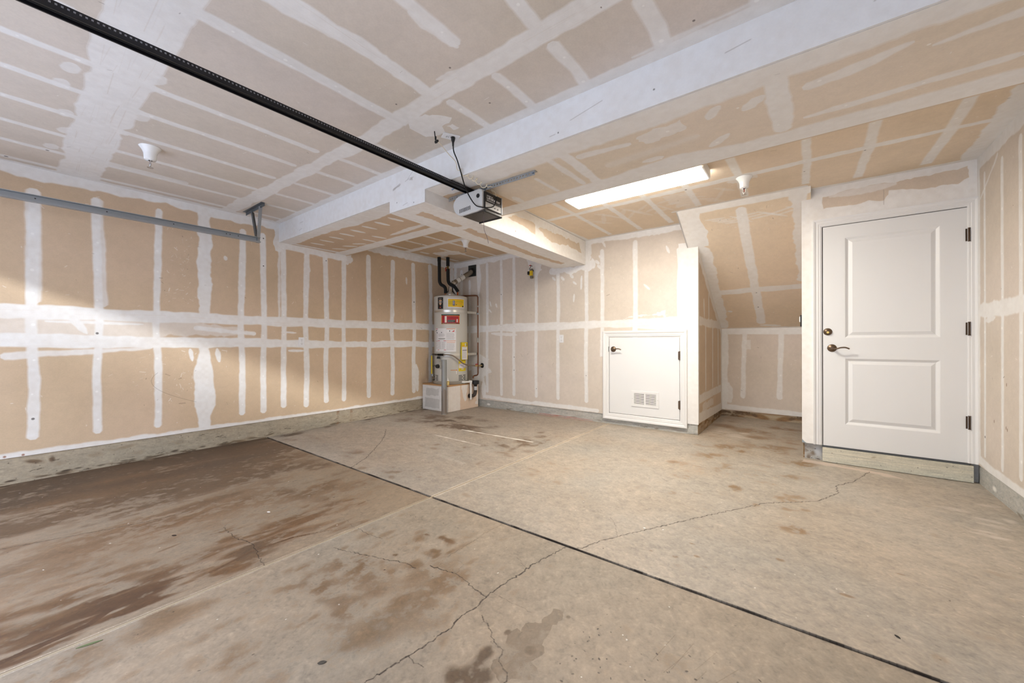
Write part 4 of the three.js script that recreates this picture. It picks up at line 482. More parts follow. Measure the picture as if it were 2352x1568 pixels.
function lever(parent, x, y, z, s = 1) {                      // round rose with a curved lever pointing right
  const h = part('door_handle', new THREE.LatheGeometry([[0.0, 0.018], [0.014, 0.018], [0.017, 0.012], [0.028, 0.009], [0.034, 0.003], [0.035, 0]].map((p) => new THREE.Vector2(p[0] * s, p[1] * s)), 40).rotateX(Math.PI / 2).translate(x, y, z), bronze, parent);
  part('lever', [cyl(0.0105 * s, 0.0105 * s, 0.045 * s, 0, 0, 0, 20).rotateX(Math.PI / 2).translate(x, y, z + 0.012 * s), tube([[x, y, z + 0.052 * s], [x + 0.024 * s, y - 0.006 * s, z + 0.056 * s], [x + 0.06 * s, y + 0.005 * s, z + 0.058 * s], [x + 0.09 * s, y + 0.006 * s, z + 0.056 * s], [x + 0.118 * s, y - 0.005 * s, z + 0.05 * s]], 0.0062 * s, 12)], bronze, h); return h;
}
function hinge(parent, x, y, z, mat = darkBronze) { const h = part('hinge', [cyl(0.0068, 0.0068, 0.1, x, y, z, 14), cyl(0.0078, 0.0078, 0.006, x, y - 0.004, z, 14), cyl(0.0078, 0.0078, 0.006, x, y + 0.098, z, 14), box(0.02, 0.098, 0.003, x - 0.008, y + 0.05, z - 0.006)], mat, parent); return h; }
{
  const d = structure('door_1', 'white two-panel entry door with bronze lever, deadbolt and three dark hinges', 'door'), x0 = 0.108, x1 = 1.003, y0 = 0.15, y1 = 2.168, zf = ZD + 0.002;
  const sh = new THREE.Shape([[x0, y0], [x1, y0], [x1, y1], [x0, y1]].map((p) => new THREE.Vector2(...p))), fields = [[0.262, 1.142, 0.852, 2.052], [0.262, 0.36, 0.852, 0.958]];
  for (const [a, b, c, e] of fields) sh.holes.push(new THREE.Path([[a, b], [a, e], [c, e], [c, b]].map((p) => new THREE.Vector2(...p))));
  part('door_leaf', new THREE.ExtrudeGeometry(sh, { depth: 0.04, bevelEnabled: false }).translate(0, 0, zf - 0.04), doorWhite, d);
  for (const [a, b, c, e] of fields) { const L = [[0, 0], [0.004, -0.001], [0.022, -0.013], [0.027, -0.013], [0.052, -0.003]].map(([i, h]) => rloop(a + i, b + i, c - i, e - i, zf + h)); const l = L[L.length - 1]; part('door_panel', [loopQuads(L), quads([[l[0], l[3], l[2], l[1]]]), span(a - 0.001, c + 0.001, b - 0.001, e + 0.001, zf - 0.04, zf - 0.02)], doorWhite, d); }
  const J = 0.0065, jx0 = x0 - J, jx1 = x1 + J, jy1 = y1 + J;
  each('door_jamb', [span(jx0 - 0.02, jx0, 0.15, jy1, ZD - 0.1, ZD + 0.004), span(jx1, jx1 + 0.02, 0.15, jy1, ZD - 0.1, ZD + 0.004), span(jx0 - 0.02, jx1 + 0.02, jy1, jy1 + 0.02, ZD - 0.1, ZD + 0.004)], whitePaint, d);
  each('door_stop', [span(jx0, jx0 + 0.012, 0.15, jy1, ZD - 0.09, zf - 0.045), span(jx1 - 0.012, jx1, 0.15, jy1, ZD - 0.09, zf - 0.045), span(jx0, jx1, jy1 - 0.012, jy1, ZD - 0.09, zf - 0.045)], std('#5a4636', 0.8), d);
  part('casing', casing(jx0 - 0.006, 0.15, jx1 - 0.012, jy1 + 0.006, ZD, CASE.map(([o, h]) => [Math.min(o * 1.1, 0.06), h]), false), whitePaint, d);
  part('threshold', span(jx0, jx1, 0.133, 0.147, ZD - 0.1, ZD + 0.012, 0.003), std('#4c4f54', 0.5, 0.3), d);
  lever(d, 0.172, 1.05, zf); const b = part('deadbolt', new THREE.LatheGeometry([[0, 0.02], [0.014, 0.02], [0.018, 0.014], [0.026, 0.012], [0.032, 0.004], [0.033, 0]].map((p) => new THREE.Vector2(...p)), 40).rotateX(Math.PI / 2).translate(0.142, 1.2, zf), bronze, d);
  part('key_cylinder', [cyl(0.0095, 0.0095, 0.006, 0, 0, 0, 20).rotateX(Math.PI / 2).translate(0.142, 1.194, zf + 0.018), box(0.0022, 0.01, 0.002, 0.142, 1.194, zf + 0.0245)], brass, b, 'brass key cylinder');
  for (const y of [1.9, 1.16, 0.42]) hinge(d, 1.006, y, ZD + 0.012);
  part('strike_plate', span(jx0 + 0.0005, jx0 + 0.003, 1.02, 1.08, ZD - 0.03, ZD + 0.006), black, d);
  const wood = concrete(0, 0, 1.0, 0.2, 700, (m, o) => { const r = rand(141); for (let i = 0; i < 60; i++) { const y = r() * 0.2; o.strokeStyle = `rgba(150,145,120,${0.08 + 0.2 * r()})`; o.lineWidth = 0.0015; o.beginPath(); o.moveTo(0, y); o.bezierCurveTo(0.3, y + (r() - 0.5) * 0.03, 0.7, y + (r() - 0.5) * 0.03, 1, y); o.stroke(); } oval(o, 0.35, 0.1, 0.018, 0.009, 0.5, '140,120,85', 0.5); oval(o, 0.07, 0.09, 0.004, 0.005, 0.7, '110,85,50'); chips(o, 0, 1, 0, 0.2, 20, 142, 0.9); }, { seed: 20, base: [0.6, 0.585, 0.49], streak: [0.25, 2.2], speck: 0.3 });
  const st = structure('trim_1', 'pale weathered timber step board below the entry door', 'trim'); sheets(st, { pt: (a, b2) => V(a, b2, ZD + 0.022), n: V(0, 0, 1), a0: 0.1, b0: 0, w: 1, h: 0.2, mat: wood }, [rect(0.102, 0.004, 1.025, 0.134)], { name: 'step_board', thick: 0.038, frame: 0 });
}
{
  const d = structure('door_2', 'low white access door with bronze lever and louvred grille in the rear wall', 'door'), x0 = -2.146, x1 = -1.246, y0 = 0.155, y1 = 1.165, zf = ZB + 0.004;
  part('door_leaf', span(x0, x1, y0, y1, zf - 0.035, zf, 0.003), doorWhite, d);
  const J = 0.004; each('door_jamb', [span(x0 - 0.02, x0 - J, y0 - 0.02, y1 + 0.02, ZB - 0.1, ZB + 0.003), span(x1 + J, x1 + 0.02, y0 - 0.02, y1 + 0.02, ZB - 0.1, ZB + 0.003), span(x0, x1, y1 + J, y1 + 0.02, ZB - 0.1, ZB + 0.003), span(x0, x1, y0 - 0.02, y0 - J, ZB - 0.1, ZB + 0.003)], whitePaint, d);
  part('backing', span(x0 - 0.02, x1 + 0.02, y0 - 0.05, y1 + 0.03, ZB - 0.13, ZB - 0.1), std('#40362c', 0.9), d);
  part('casing', casing(x0 - 0.012, y0 - 0.012, x1 + 0.012, y1 + 0.012, ZB, CASE.map(([o, h]) => [o * 1.18, h * 1.1]), true), whitePaint, d);
  lever(d, -2.088, 1.01, zf, 1.08); for (const y of [0.89, 0.29]) hinge(d, x1 + 0.003, y, ZB + 0.012, bronze); part('strike_plate', span(x0 - 0.012, x0 - 0.006, 0.975, 1.045, ZB - 0.01, ZB + 0.0055), black, d);
  const gx0 = -1.838, gx1 = -1.492, gy0 = 0.272, gy1 = 0.472, gz = zf, sh = new THREE.Shape([[gx0, gy0], [gx1, gy0], [gx1, gy1], [gx0, gy1]].map((p) => new THREE.Vector2(...p))), mx = (gx0 + gx1) / 2;
  for (const [a, c] of [[gx0 + 0.03, mx - 0.007], [mx + 0.007, gx1 - 0.03]]) sh.holes.push(new THREE.Path([[a, gy0 + 0.026], [a, gy1 - 0.026], [c, gy1 - 0.026], [c, gy0 + 0.026]].map((p) => new THREE.Vector2(...p))));
  const g = part('vent_grille', new THREE.ExtrudeGeometry(sh, { depth: 0.006, bevelEnabled: true, bevelSize: 0.002, bevelThickness: 0.002, bevelSegments: 2 }).translate(0, 0, gz + 0.001), whitePaint, d);
  part('grille_backing', span(gx0 + 0.02, gx1 - 0.02, gy0 + 0.02, gy1 - 0.02, gz + 0.0002, gz + 0.0008), std('#141312', 0.95), g);
  for (const [a, c] of [[gx0 + 0.029, mx - 0.006], [mx + 0.006, gx1 - 0.029]]) for (let i = 0; i < 13; i++) part('slat', new THREE.BoxGeometry(c - a, 0.0062, 0.001).rotateX(-0.25).translate((a + c) / 2, gy0 + 0.033 + i * 0.0112, gz + 0.0055), whitePaint, g);
  for (const x of [gx0 + 0.012, gx1 - 0.012]) part('screw', cyl(0.004, 0.004, 0.003, 0, 0, 0, 12).rotateX(Math.PI / 2).translate(x, (gy0 + gy1) / 2, gz + 0.008), std('#b9b7b2', 0.4, 0.5), g);
}

// ---------------------------------------------------------------- printed labels
function printed(W, H, draw) { const c = document.createElement('canvas'); c.width = W; c.height = H; const x = c.getContext('2d'); draw(x, W, H); const d = x.getImageData(0, 0, W, H).data, out = new Uint8Array(W * H * 4); for (let j = 0; j < H; j++) out.set(d.subarray((H - 1 - j) * W * 4, (H - j) * W * 4), j * W * 4); return dataTex(out, W, H, THREE.ClampToEdgeWrapping); }
const paperMat = (W, H, draw) => new THREE.MeshStandardMaterial({ map: printed(W, H, draw), roughness: 0.5 });
function lines(x, a, b, w, h, n, col, seed) { const r = rand(seed); x.fillStyle = col; for (let i = 0; i < n; i++) { let p = a; while (p < a + w * (0.75 + 0.25 * r())) { const l = 3 + r() * 9; x.fillRect(p, b + i * h / n, Math.min(l, a + w - p), h / n * 0.42); p += l + 3; } } }

// ---------------------------------------------------------------- water heater corner
const enamel = std(new THREE.Color(0.56, 0.54, 0.49), 0.32), galv = std('#9a9da0', 0.42, 0.75), chrome = std('#c9c9c7', 0.22, 0.9), copper = std('#6e4630', 0.4, 0.75), foam = std('#0d0d0e', 0.85), pvc = std('#e8e8e6', 0.4), steelDark = std('#4a4744', 0.45, 0.7), redPlastic = std('#a01818', 0.45), yellowTag = std('#d9c23a', 0.6);
const HX = -4.785, HZ = -4.565, HT = 0.808, HR = 0.275, PT = 0.425;
const wx = (x, z) => [HX + x * Math.cos(HT) + z * Math.sin(HT), HZ - x * Math.sin(HT) + z * Math.cos(HT)];
const W3 = (x, y, z) => { const [a, b] = wx(x, z); return [a, y, b]; };
{
  const p = thing('heater_platform', 'plasterboard-clad low platform in the corner carrying the water heater', 'platform', [0, 0, 0]);
  const F = { pt: (a, b) => V(a, b, -4.235), n: V(0, 0, 1), a0: -5.15, b0: 0, w: 0.7, h: 0.44 };
  F.mat = boardMat(F.a0, F.b0, F.w, F.h, 400, (m) => { m.fillStyle = 'rgba(255,255,255,.95)'; m.fillRect(-6, -1, 2, 2); m.globalCompositeOperation = 'destination-out'; blob(m, rect(-5.02, 0.24, -4.72, 0.35), { alpha: 0.6, rag: 0.01 }); blob(m, rect(-5.05, 0.04, -4.7, 0.19), { alpha: 0.55, rag: 0.01 }); m.globalCompositeOperation = 'source-over'; }, { seed: 151, paper: [0.46, 0.45, 0.43] });
  const R = { pt: (a, b) => V(-4.5, b, a), n: V(1, 0, 0), a0: -5, b0: 0, w: 0.8, h: 0.44 };
  R.mat = boardMat(R.a0, R.b0, R.w, R.h, 400, (m) => { blob(m, rect(-4.5, -0.02, -4.2, 0.46), { alpha: 0.75, rag: 0.008 }); blob(m, [[-4.52, 0.42], [-4.68, 0.42], [-4.66, 0.3], [-4.64, 0.15], [-4.6, 0.14], [-4.56, 0.26]], { alpha: 0.8, rag: 0.012 }); blob(m, [[-4.9, 0.2], [-4.99, 0.3], [-4.99, 0.02], [-4.86, 0.05]], { alpha: 0.7, rag: 0.02 }); }, { seed: 153, paper: [0.7, 0.55, 0.42] });
  sheets(p, F, [rect(-5.111, 0.003, -4.513, PT - 0.022)], { name: 'front_panel', frame: 0 }); sheets(p, R, [rect(-4.93, 0.003, -4.235, PT - 0.022)], { name: 'side_panel', frame: 0 });
  part('deck', span(-5.111, -4.495, PT - 0.022, PT, -4.93, -4.23, 0.002), std('#b98f62', 0.8), p, 'bare plywood deck edge');
  const pan = thing('drain_pan', 'shallow grey metal drain pan under the water heater', 'pan', [HX, PT, HZ]);
  part('tray', new THREE.LatheGeometry([[0, 0.001], [0.296, 0.001], [0.3, 0.004], [0.304, 0.05], [0.306, 0.052], [0.3, 0.052], [0.298, 0.006], [0, 0.005]].map((q) => new THREE.Vector2(...q)), 64), std('#a9a59c', 0.4, 0.5), pan);
}
{
  const h = thing('water_heater', 'tall grey cylindrical gas water heater covered in coloured labels in the corner', 'water heater', [HX, PT + 0.006, HZ], HT); const y0 = PT + 0.006, Y = (y) => y - y0;
  part('tank', new THREE.LatheGeometry([[0, 0.02], [HR - 0.004, 0.02], [HR, 0.024], [HR, Y(1.845)], [HR - 0.002, Y(1.848)]].map((q) => new THREE.Vector2(...q)), 72), enamel, h);
  part('top_cap', new THREE.LatheGeometry([[HR + 0.002, Y(1.835)], [HR + 0.004, Y(1.85)], [HR - 0.004, Y(1.862)], [HR - 0.03, Y(1.872)], [0, Y(1.878)]].map((q) => new THREE.Vector2(...q)), 72), enamel, h);
  each('foot', [cyl(0.02, 0.02, 0.022, -0.15, 0, 0.15), cyl(0.02, 0.02, 0.022, 0.15, 0, 0.15), cyl(0.02, 0.02, 0.022, 0, 0, -0.2)], steelDark, h);
  const wrap = (name, a, b, ya, yb, mat, lift = 0.0012, label) => part(name, new THREE.CylinderGeometry(HR + lift, HR + lift, yb - ya, 24, 1, true, a * Math.PI / 180, (b - a) * Math.PI / 180).translate(0, Y((ya + yb) / 2), 0), mat, h, label);
  wrap('badge', -49, -25, 1.64, 1.845, paperMat(160, 220, (x, w, H) => { x.fillStyle = '#8c8880'; x.fillRect(0, 0, w, H); x.fillStyle = '#0b0b0c'; x.fillRect(8, 8, w - 20, H - 16); x.fillStyle = '#d8d6d2'; x.font = 'bold 15px sans-serif'; x.textAlign = 'center'; x.fillText('BRADFORD', w / 2 - 2, 42); x.fillStyle = '#c9a98a'; x.beginPath(); x.moveTo(38, 62); x.quadraticCurveTo(78, 46, 118, 62); x.lineTo(112, 118); x.quadraticCurveTo(100, 142, 78, 154); x.quadraticCurveTo(56, 142, 44, 118); x.closePath(); x.fill(); x.fillStyle = '#54545a'; x.fillRect(14, 82, 128, 22); x.fillStyle = '#e6e6e6'; x.font = 'bold 17px sans-serif'; x.fillText('WHITE', w / 2 - 2, 99); x.fillStyle = '#e2453c'; x.beginPath(); x.ellipse(78, 184, 17, 10, 0, 0, 7); x.fill(); }), 0.0012, 'black badge with a tan shield');
  wrap('caution_label', -11, 52, 1.665, 1.818, paperMat(360, 180, (x, w, H) => { x.fillStyle = '#dedbe0'; x.fillRect(0, 0, w, H); x.fillStyle = '#e8c510'; x.fillRect(12, 14, w - 24, H - 30); lines(x, 30, 18, 300, 14, 1, '#d0421a', 5); x.fillStyle = '#6a6a78'; x.fillRect(98, 44, 48, 96); x.fillStyle = '#9a9aa8'; x.fillRect(104, 50, 30, 70); lines(x, 20, 50, 70, 80, 8, '#9a8208', 6); lines(x, 160, 44, 180, 34, 4, '#8a7608', 7); lines(x, 160, 84, 170, 22, 2, '#c8531c', 8); lines(x, 160, 120, 150, 14, 1, '#57606a', 9); lines(x, 110, 146, 180, 14, 1, '#d0421a', 10); x.fillStyle = '#111'; x.beginPath(); x.ellipse(318, 150, 18, 14, 0, 0, 7); x.fill(); x.fillRect(160, 116, 22, 14); }), 0.0012, 'yellow caution label');
  wrap('service_label', -33, 31, 1.4, 1.558, paperMat(360, 190, (x, w, H) => { x.fillStyle = '#d2842a'; x.fillRect(0, 0, w, H); x.fillStyle = '#122a2c'; x.fillRect(0, 0, w, 22); lines(x, 20, 5, 320, 11, 1, '#3fa596', 11); x.fillStyle = '#b01222'; x.fillRect(16, 24, w - 32, H - 46); x.fillStyle = '#d2842a'; x.fillRect(110, 26, 230, 8); lines(x, 24, 40, 42, 110, 10, '#7a0c18', 12); lines(x, 130, 44, 200, 44, 4, '#7a0c18', 13); x.fillStyle = '#e8dcd0'; x.fillRect(70, 36, 40, 124); x.fillStyle = '#16302e'; x.fillRect(124, 110, 150, 20); x.fillRect(124, 134, 150, 20); lines(x, 128, 114, 140, 12, 1, '#8fd6c6', 14); lines(x, 128, 138, 140, 12, 1, '#8fd6c6', 15); x.fillStyle = '#e8e4dc'; x.fillRect(298, 92, 22, 62); x.fillStyle = '#241018'; x.fillRect(0, H - 22, w, 14); lines(x, 10, H - 20, 330, 10, 1, '#d8d0c8', 16); }), 0.0012, 'red and orange service label');
  wrap('instruction_label', -62, 18, 0.955, 1.332, paperMat(420, 440, (x, w, H) => { x.fillStyle = '#e4e2e2'; x.fillRect(0, 0, w, H); const bars = [[8, 6, 58, 10, '#b81c2c'], [248, 6, 160, 10, '#d87c3c'], [8, 238, 60, 7, '#b02c38'], [74, 232, 44, 9, '#b81c2c'], [196, 232, 44, 9, '#b81c2c'], [246, 234, 164, 8, '#e09468'], [252, 262, 150, 8, '#e09468'], [72, 404, 30, 9, '#b81c2c'], [200, 404, 40, 9, '#b81c2c']]; for (const [a, b, c, d, e] of bars) { x.fillStyle = e; x.fillRect(a, b, c, d); } x.strokeStyle = '#bdbab8'; x.lineWidth = 2; for (const a of [68, 242]) { x.beginPath(); x.moveTo(a, 6); x.lineTo(a, H - 8); x.stroke(); } x.strokeRect(4, 228, w - 8, 2); lines(x, 8, 100, 54, 125, 14, '#a5a2a0', 21); lines(x, 82, 100, 150, 60, 7, '#9a9896', 22); x.fillStyle = '#a8a6a4'; x.fillRect(84, 186, 140, 24); lines(x, 250, 90, 155, 130, 12, '#a3a09e', 23); lines(x, 8, 256, 54, 140, 14, '#a5a2a0', 24); lines(x, 76, 256, 72, 140, 13, '#a5a2a0', 25); lines(x, 160, 256, 76, 140, 13, '#a09e9c', 26); lines(x, 250, 280, 155, 140, 13, '#a3a09e', 27); x.fillStyle = '#1a1a1a'; x.beginPath(); x.ellipse(28, 42, 20, 9, -0.5, 0, 7); x.ellipse(44, 82, 18, 9, 0.5, 0, 7); x.fill(); x.fillRect(146, 72, 18, 16); x.fillRect(300, 40, 12, 26); x.fillStyle = '#c81c20'; x.beginPath(); x.moveTo(340, 66); x.lineTo(392, 34); x.lineTo(384, 66); x.fill(); x.strokeRect(248, 24, 162, 54); }), 0.0012, 'white instruction label with red headings');
  wrap('energy_label', 27, 61, 0.632, 0.825, paperMat(180, 230, (x, w, H) => { x.fillStyle = '#e0c81c'; x.fillRect(0, 0, w, H); x.fillStyle = '#dcd8e0'; x.fillRect(8, 80, w - 14, 90); x.fillStyle = '#23330f'; x.font = 'bold 24px sans-serif'; x.textAlign = 'center'; x.fillText('EnergyGuide', w / 2, 34, w - 16); lines(x, 50, 112, 80, 10, 1, '#555', 31); lines(x, 20, 180, 140, 36, 4, '#b09c10', 32); x.fillStyle = '#c8c6b8'; x.fillRect(60, 178, 60, 22); }), 0.0012, 'yellow energy label');
  wrap('rating_plate', -1, 22, 0.583, 0.66, paperMat(150, 100, (x, w, H) => { x.fillStyle = '#8c8878'; x.fillRect(0, 0, w, H); x.fillStyle = '#e2deda'; x.fillRect(4, 4, w - 8, H - 8); x.fillStyle = '#e08a3c'; x.fillRect(4, 4, w - 8, 16); lines(x, 14, 30, 120, 56, 6, '#a8a4a0', 41); }));
  const slots = (a, b, ya, n, gap) => { const out = []; for (let i = 0; i < n; i++) for (const [s, t] of i % 2 ? [[0, 0.42], [0.56, 1]] : [[0, 0.55], [0.68, 1]]) out.push(new THREE.CylinderGeometry(HR + 0.0015, HR + 0.0015, 0.011, 8, 1, true, (a + (b - a) * s) * Math.PI / 180, (b - a) * (t - s) * Math.PI / 180).translate(0, Y(ya + i * gap), 0)); return out; };
  each('air_slot', [...slots(27, 60, 0.492, 4, 0.024), ...slots(-88, -48, 0.492, 4, 0.024)], black, h);
  part('burner_door', new THREE.CylinderGeometry(HR + 0.004, HR + 0.004, 0.2, 20, 1, true, -0.75, 1.05).translate(0, Y(0.55), 0), enamel, h);
  const at = (deg, r) => [Math.sin(deg * Math.PI / 180) * r, Math.cos(deg * Math.PI / 180) * r];
  const [gx, gz] = at(-38, HR + 0.028); const gc = part('gas_control', [box(0.085, 0.1, 0.06, 0, 0, 0, 0.008).rotateY(-0.66).translate(gx, Y(0.745), gz), box(0.05, 0.05, 0.05, 0, 0, 0, 0.008).rotateY(-0.66).translate(gx - 0.01, Y(0.815), gz)], std('#a7a49e', 0.45), h); part('dial', new THREE.CylinderGeometry(0.03, 0.034, 0.03, 24).rotateX(Math.PI / 2).rotateY(-0.66).translate(gx - 0.026, Y(0.72), gz + 0.04), black, gc); part('thermostat_knob', new THREE.CylinderGeometry(0.022, 0.028, 0.035, 20).translate(gx - 0.012, Y(0.86), gz), black, gc);
  const [sx, sz] = at(-80, HR + 0.03); part('gas_riser', [rod([sx, Y(0.9), sz], [sx, Y(0.56), sz], 0.011, 12), rod([sx, Y(0.72), sz], [gx, Y(0.73), gz], 0.009, 12), cyl(0.018, 0.018, 0.03, sx, Y(0.885), sz, 12), cyl(0.016, 0.016, 0.03, sx, Y(0.705), sz, 12), cyl(0.018, 0.018, 0.035, sx, Y(0.545), sz, 12)], galv, h);
  part('hang_tag', [box(0.05, 0.3, 0.002, 0, 0, 0).rotateY(-1.1).translate(sx - 0.012, Y(0.735), sz + 0.03)], yellowTag, h, 'yellow paper hang tag');
  const [tx, tz] = at(48, HR + 0.016); const bk = part('manual_pouch', box(0.15, 0.285, 0.026, 0, 0, 0, 0.003).rotateY(48 * Math.PI / 180).translate(tx, Y(0.962), tz), std('#c8b41e', 0.6), h, 'booklet pouch fixed to the tank');
  part('booklet_cover', new THREE.PlaneGeometry(0.142, 0.278).translate(0, 0, 0.0138).rotateY(48 * Math.PI / 180).translate(tx, Y(0.962), tz), paperMat(180, 350, (x, w, H) => { x.fillStyle = '#e2dfe2'; x.fillRect(0, 0, w, H); x.fillStyle = '#e2c51a'; x.fillRect(0, 0, w, 88); x.fillRect(w - 16, 0, 16, H); x.fillStyle = '#d98a1c'; x.fillRect(8, 66, 70, 14); x.fillStyle = '#d8d4c0'; x.fillRect(90, 16, 46, 52); x.fillStyle = '#3c3828'; x.fillRect(146, 12, 16, 66); lines(x, 14, 104, 140, 18, 2, '#bdb9b9', 51); x.fillStyle = '#33292a'; x.fillRect(18, 152, 136, 13); lines(x, 18, 178, 134, 150, 11, '#b4b0ae', 52); }), bk);
  part('draft_hood', new THREE.LatheGeometry([[0.085, Y(1.885)], [0.09, Y(1.9)], [0.088, Y(1.91)], [0.06, Y(1.95)], [0.046, Y(1.975)], [0.044, Y(2.0)]].map((q) => new THREE.Vector2(...q)), 40), chrome, h); each('hood_leg', [-0.8, 0.8, 2.4].map((a) => box(0.012, 0.03, 0.003, Math.sin(a) * 0.085, Y(1.885), Math.cos(a) * 0.085)), chrome, h);
  each('nipple', [cyl(0.012, 0.012, 0.07, -0.085, Y(1.87), -0.02, 14), cyl(0.012, 0.012, 0.09, 0.115, Y(1.87), -0.02, 14)], std('#c0673c', 0.35, 0.8), h, 'bare copper nipple');
}
{
  const f = thing('flue_duct', 'shiny metal flue duct slanting from the water heater up to the rear wall', 'duct', [0, 0, 0]); const A = W3(0, 1.99, 0), B = W3(0, 2.05, 0), T = [-4.672, 2.352, -4.99];
  const dir = V(T[0] - B[0], T[1] - B[1] - 0.02, T[2] - B[2]).normalize(), P = (s) => [B[0] + dir.x * s, B[1] + 0.02 + dir.y * s, B[2] + dir.z * s], Lg = V(...T).distanceTo(V(...B));
  part('elbow', [new THREE.TubeGeometry(new THREE.QuadraticBezierCurve3(V(...A), V(B[0], B[1] + 0.01, B[2]), V(...P(0.07))), 14, 0.042, 24), rod(P(0.06), P(0.075), 0.046, 24)], chrome, f); part('duct_run', [rod(P(0.065), P(Lg - 0.01), 0.041, 28), rod(P(0.2), P(0.21), 0.0435, 28), rod(P(Lg * 0.68), P(Lg * 0.68 + 0.008), 0.0435, 28), rod(P(Lg * 0.75), P(Lg * 0.75 + 0.008), 0.0435, 28), rod(P(Lg * 0.82), P(Lg * 0.82 + 0.008), 0.0435, 28)], std('#8f8678', 0.3, 0.85), f);
  part('sticker', rod(P(0.13), P(0.3), 0.0418, 28).scale(1, 1, 1), std('#d5d2cb', 0.5), f).visible = true;
  part('wall_plate', span(-4.775, -4.59, 2.255, 2.455, ZB + 0.0005, ZB + 0.006, 0.002), std('#3c4040', 0.5, 0.6), f); part('collar', rod([T[0], T[1] - 0.004, ZB + 0.004], [T[0] - 0.004, T[1] - 0.012, ZB + 0.03], 0.056, 28), std('#2a2a2a', 0.5, 0.5), f);
  const l = thing('insulated_pipe', 'black foam-covered water pipe left of the flue, the left of the pair', 'pipe', [0, 0, 0], 0, null); part('foam_sleeve', [bent([W3(-0.19, 2.528, 0), W3(-0.185, 2.08, 0), W3(-0.085, 2.035, 0), W3(-0.085, 1.93, -0.02)], 0.0275, 0.07, 18), rod(W3(-0.19, 2.53, 0), W3(-0.19, 2.46, 0), 0.0295, 18)], foam, l);
  const r = thing('insulated_pipe', 'black foam-covered water pipe with a red valve handle, in front of the flue', 'pipe', [0, 0, 0], 0, null); part('foam_sleeve', [rod(W3(-0.047, 2.528, 0.02), W3(-0.046, 2.38, 0.02), 0.0285, 18), bent([W3(-0.046, 2.33, 0.02), W3(-0.042, 2.085, 0.04), W3(0.05, 2.055, 0.06), W3(0.118, 1.965, 0)], 0.0285, 0.09, 18)], foam, r); part('valve_body', [rod(W3(-0.046, 2.385, 0.02), W3(-0.046, 2.325, 0.02), 0.016, 14), rod(W3(-0.046, 2.355, 0.02), W3(-0.075, 2.355, 0.03), 0.008)], std('#6b5524', 0.4, 0.8), r); part('valve_handle', box(0.012, 0.07, 0.012, ...W3(-0.082, 2.325, 0.03), 0.003), redPlastic, r);
  for (const [y, label] of [[1.611, 'galvanised strap round the upper part of the water heater'], [0.905, 'galvanised strap round the lower part of the water heater']]) {
    const s = thing('tank_strap', label, 'strap', [HX, y, HZ], HT, 'straps holding the water heater'); const R1 = HR + 0.004;
    part('band', new THREE.CylinderGeometry(R1, R1, 0.036, 64, 1, true), std('#d8d6cf', 0.28, 0.8, { side: THREE.DoubleSide }), s);
    const e0 = V(R1, 0, 0), wall = V(-4.56 - HX, 0, ZB + 0.004 - HZ).applyAxisAngle(V(0, 1, 0), -HT), d = wall.clone().sub(e0), m = e0.clone().add(wall).multiplyScalar(0.5);
    part('arm', box(d.length(), 0.036, 0.004, 0, 0, 0).rotateY(-Math.atan2(d.z, d.x)).translate(m.x, 0, m.z), std('#d0cdc4', 0.35, 0.5), s); part('wall_bolt', box(0.03, 0.04, 0.03, wall.x, 0, wall.z), steelDark, s);
  }
  const c = thing('relief_pipe', 'brown copper discharge pipe running from the heater top down beside it', 'pipe', [0, 0, 0]); part('tube', bent([W3(0.0, 1.895, -0.14), [-4.44, 1.895, -4.862], [-4.44, 0.55, -4.862], [-4.44, 0.545, -4.745], [-4.44, 0.505, -4.742]], 0.0125, 0.035, 14), copper, c);
  each('coupling', [rod([-4.44, 1.72, -4.862], [-4.44, 1.7, -4.862], 0.0155, 14), rod([-4.44, 1.18, -4.862], [-4.44, 1.1, -4.862], 0.015, 14)], std('#9a958a', 0.35, 0.8), c); part('pipe_clamp', rod([-4.44, 1.6, -4.862], [-4.44, 1.57, -4.862], 0.0155, 14), galv, c);
  const g = thing('gas_hose', 'flexible beige gas hose curving across the front of the water heater', 'hose', [0, 0, 0]); const q = (deg, rr, y) => { const a = deg * Math.PI / 180; return W3(Math.sin(a) * rr, y, Math.cos(a) * rr); };
  part('hose', tube([q(-22, 0.315, 0.905), q(-8, 0.325, 0.905), q(6, 0.335, 0.89), q(20, 0.34, 0.83), q(34, 0.345, 0.765), q(50, 0.35, 0.732), q(64, 0.36, 0.722), [-4.44, 0.712, -4.78], [-4.45, 0.708, -4.9]], 0.011, 12, 90), std('#8a7b6c', 0.45, 0.4), g);
  each('nipple', [rod(q(-80, 0.305, 0.905), q(-52, 0.315, 0.905), 0.0125, 12), rod(q(-52, 0.315, 0.905), q(-40, 0.32, 0.905), 0.013, 12)], steelDark, g); part('union', [rod(q(-40, 0.32, 0.905), q(-22, 0.318, 0.905), 0.0175, 8)], std('#1c1a18', 0.4, 0.7), g); part('end_fitting', [rod([-4.442, 0.711, -4.79], [-4.446, 0.709, -4.85], 0.015, 8)], brass, g);
  part('shutoff_valve', [rod([-4.446, 0.708, -4.84], [-4.455, 0.706, ZB + 0.012], 0.014, 10), box(0.034, 0.034, 0.034, -4.445, 0.708, -4.875, 0.006)], std('#b9a578', 0.35, 0.8), g); part('valve_handle', box(0.014, 0.014, 0.06, -4.44, 0.735, -4.83, 0.003), redPlastic, g); part('escutcheon', new THREE.LatheGeometry([[0.012, 0.012], [0.028, 0.01], [0.042, 0.001], [0.042, 0]].map((p) => new THREE.Vector2(...p)), 30).rotateX(Math.PI / 2).translate(-4.455, 0.706, ZB + 0.0005), std('#3b3a38', 0.25, 0.85), g);
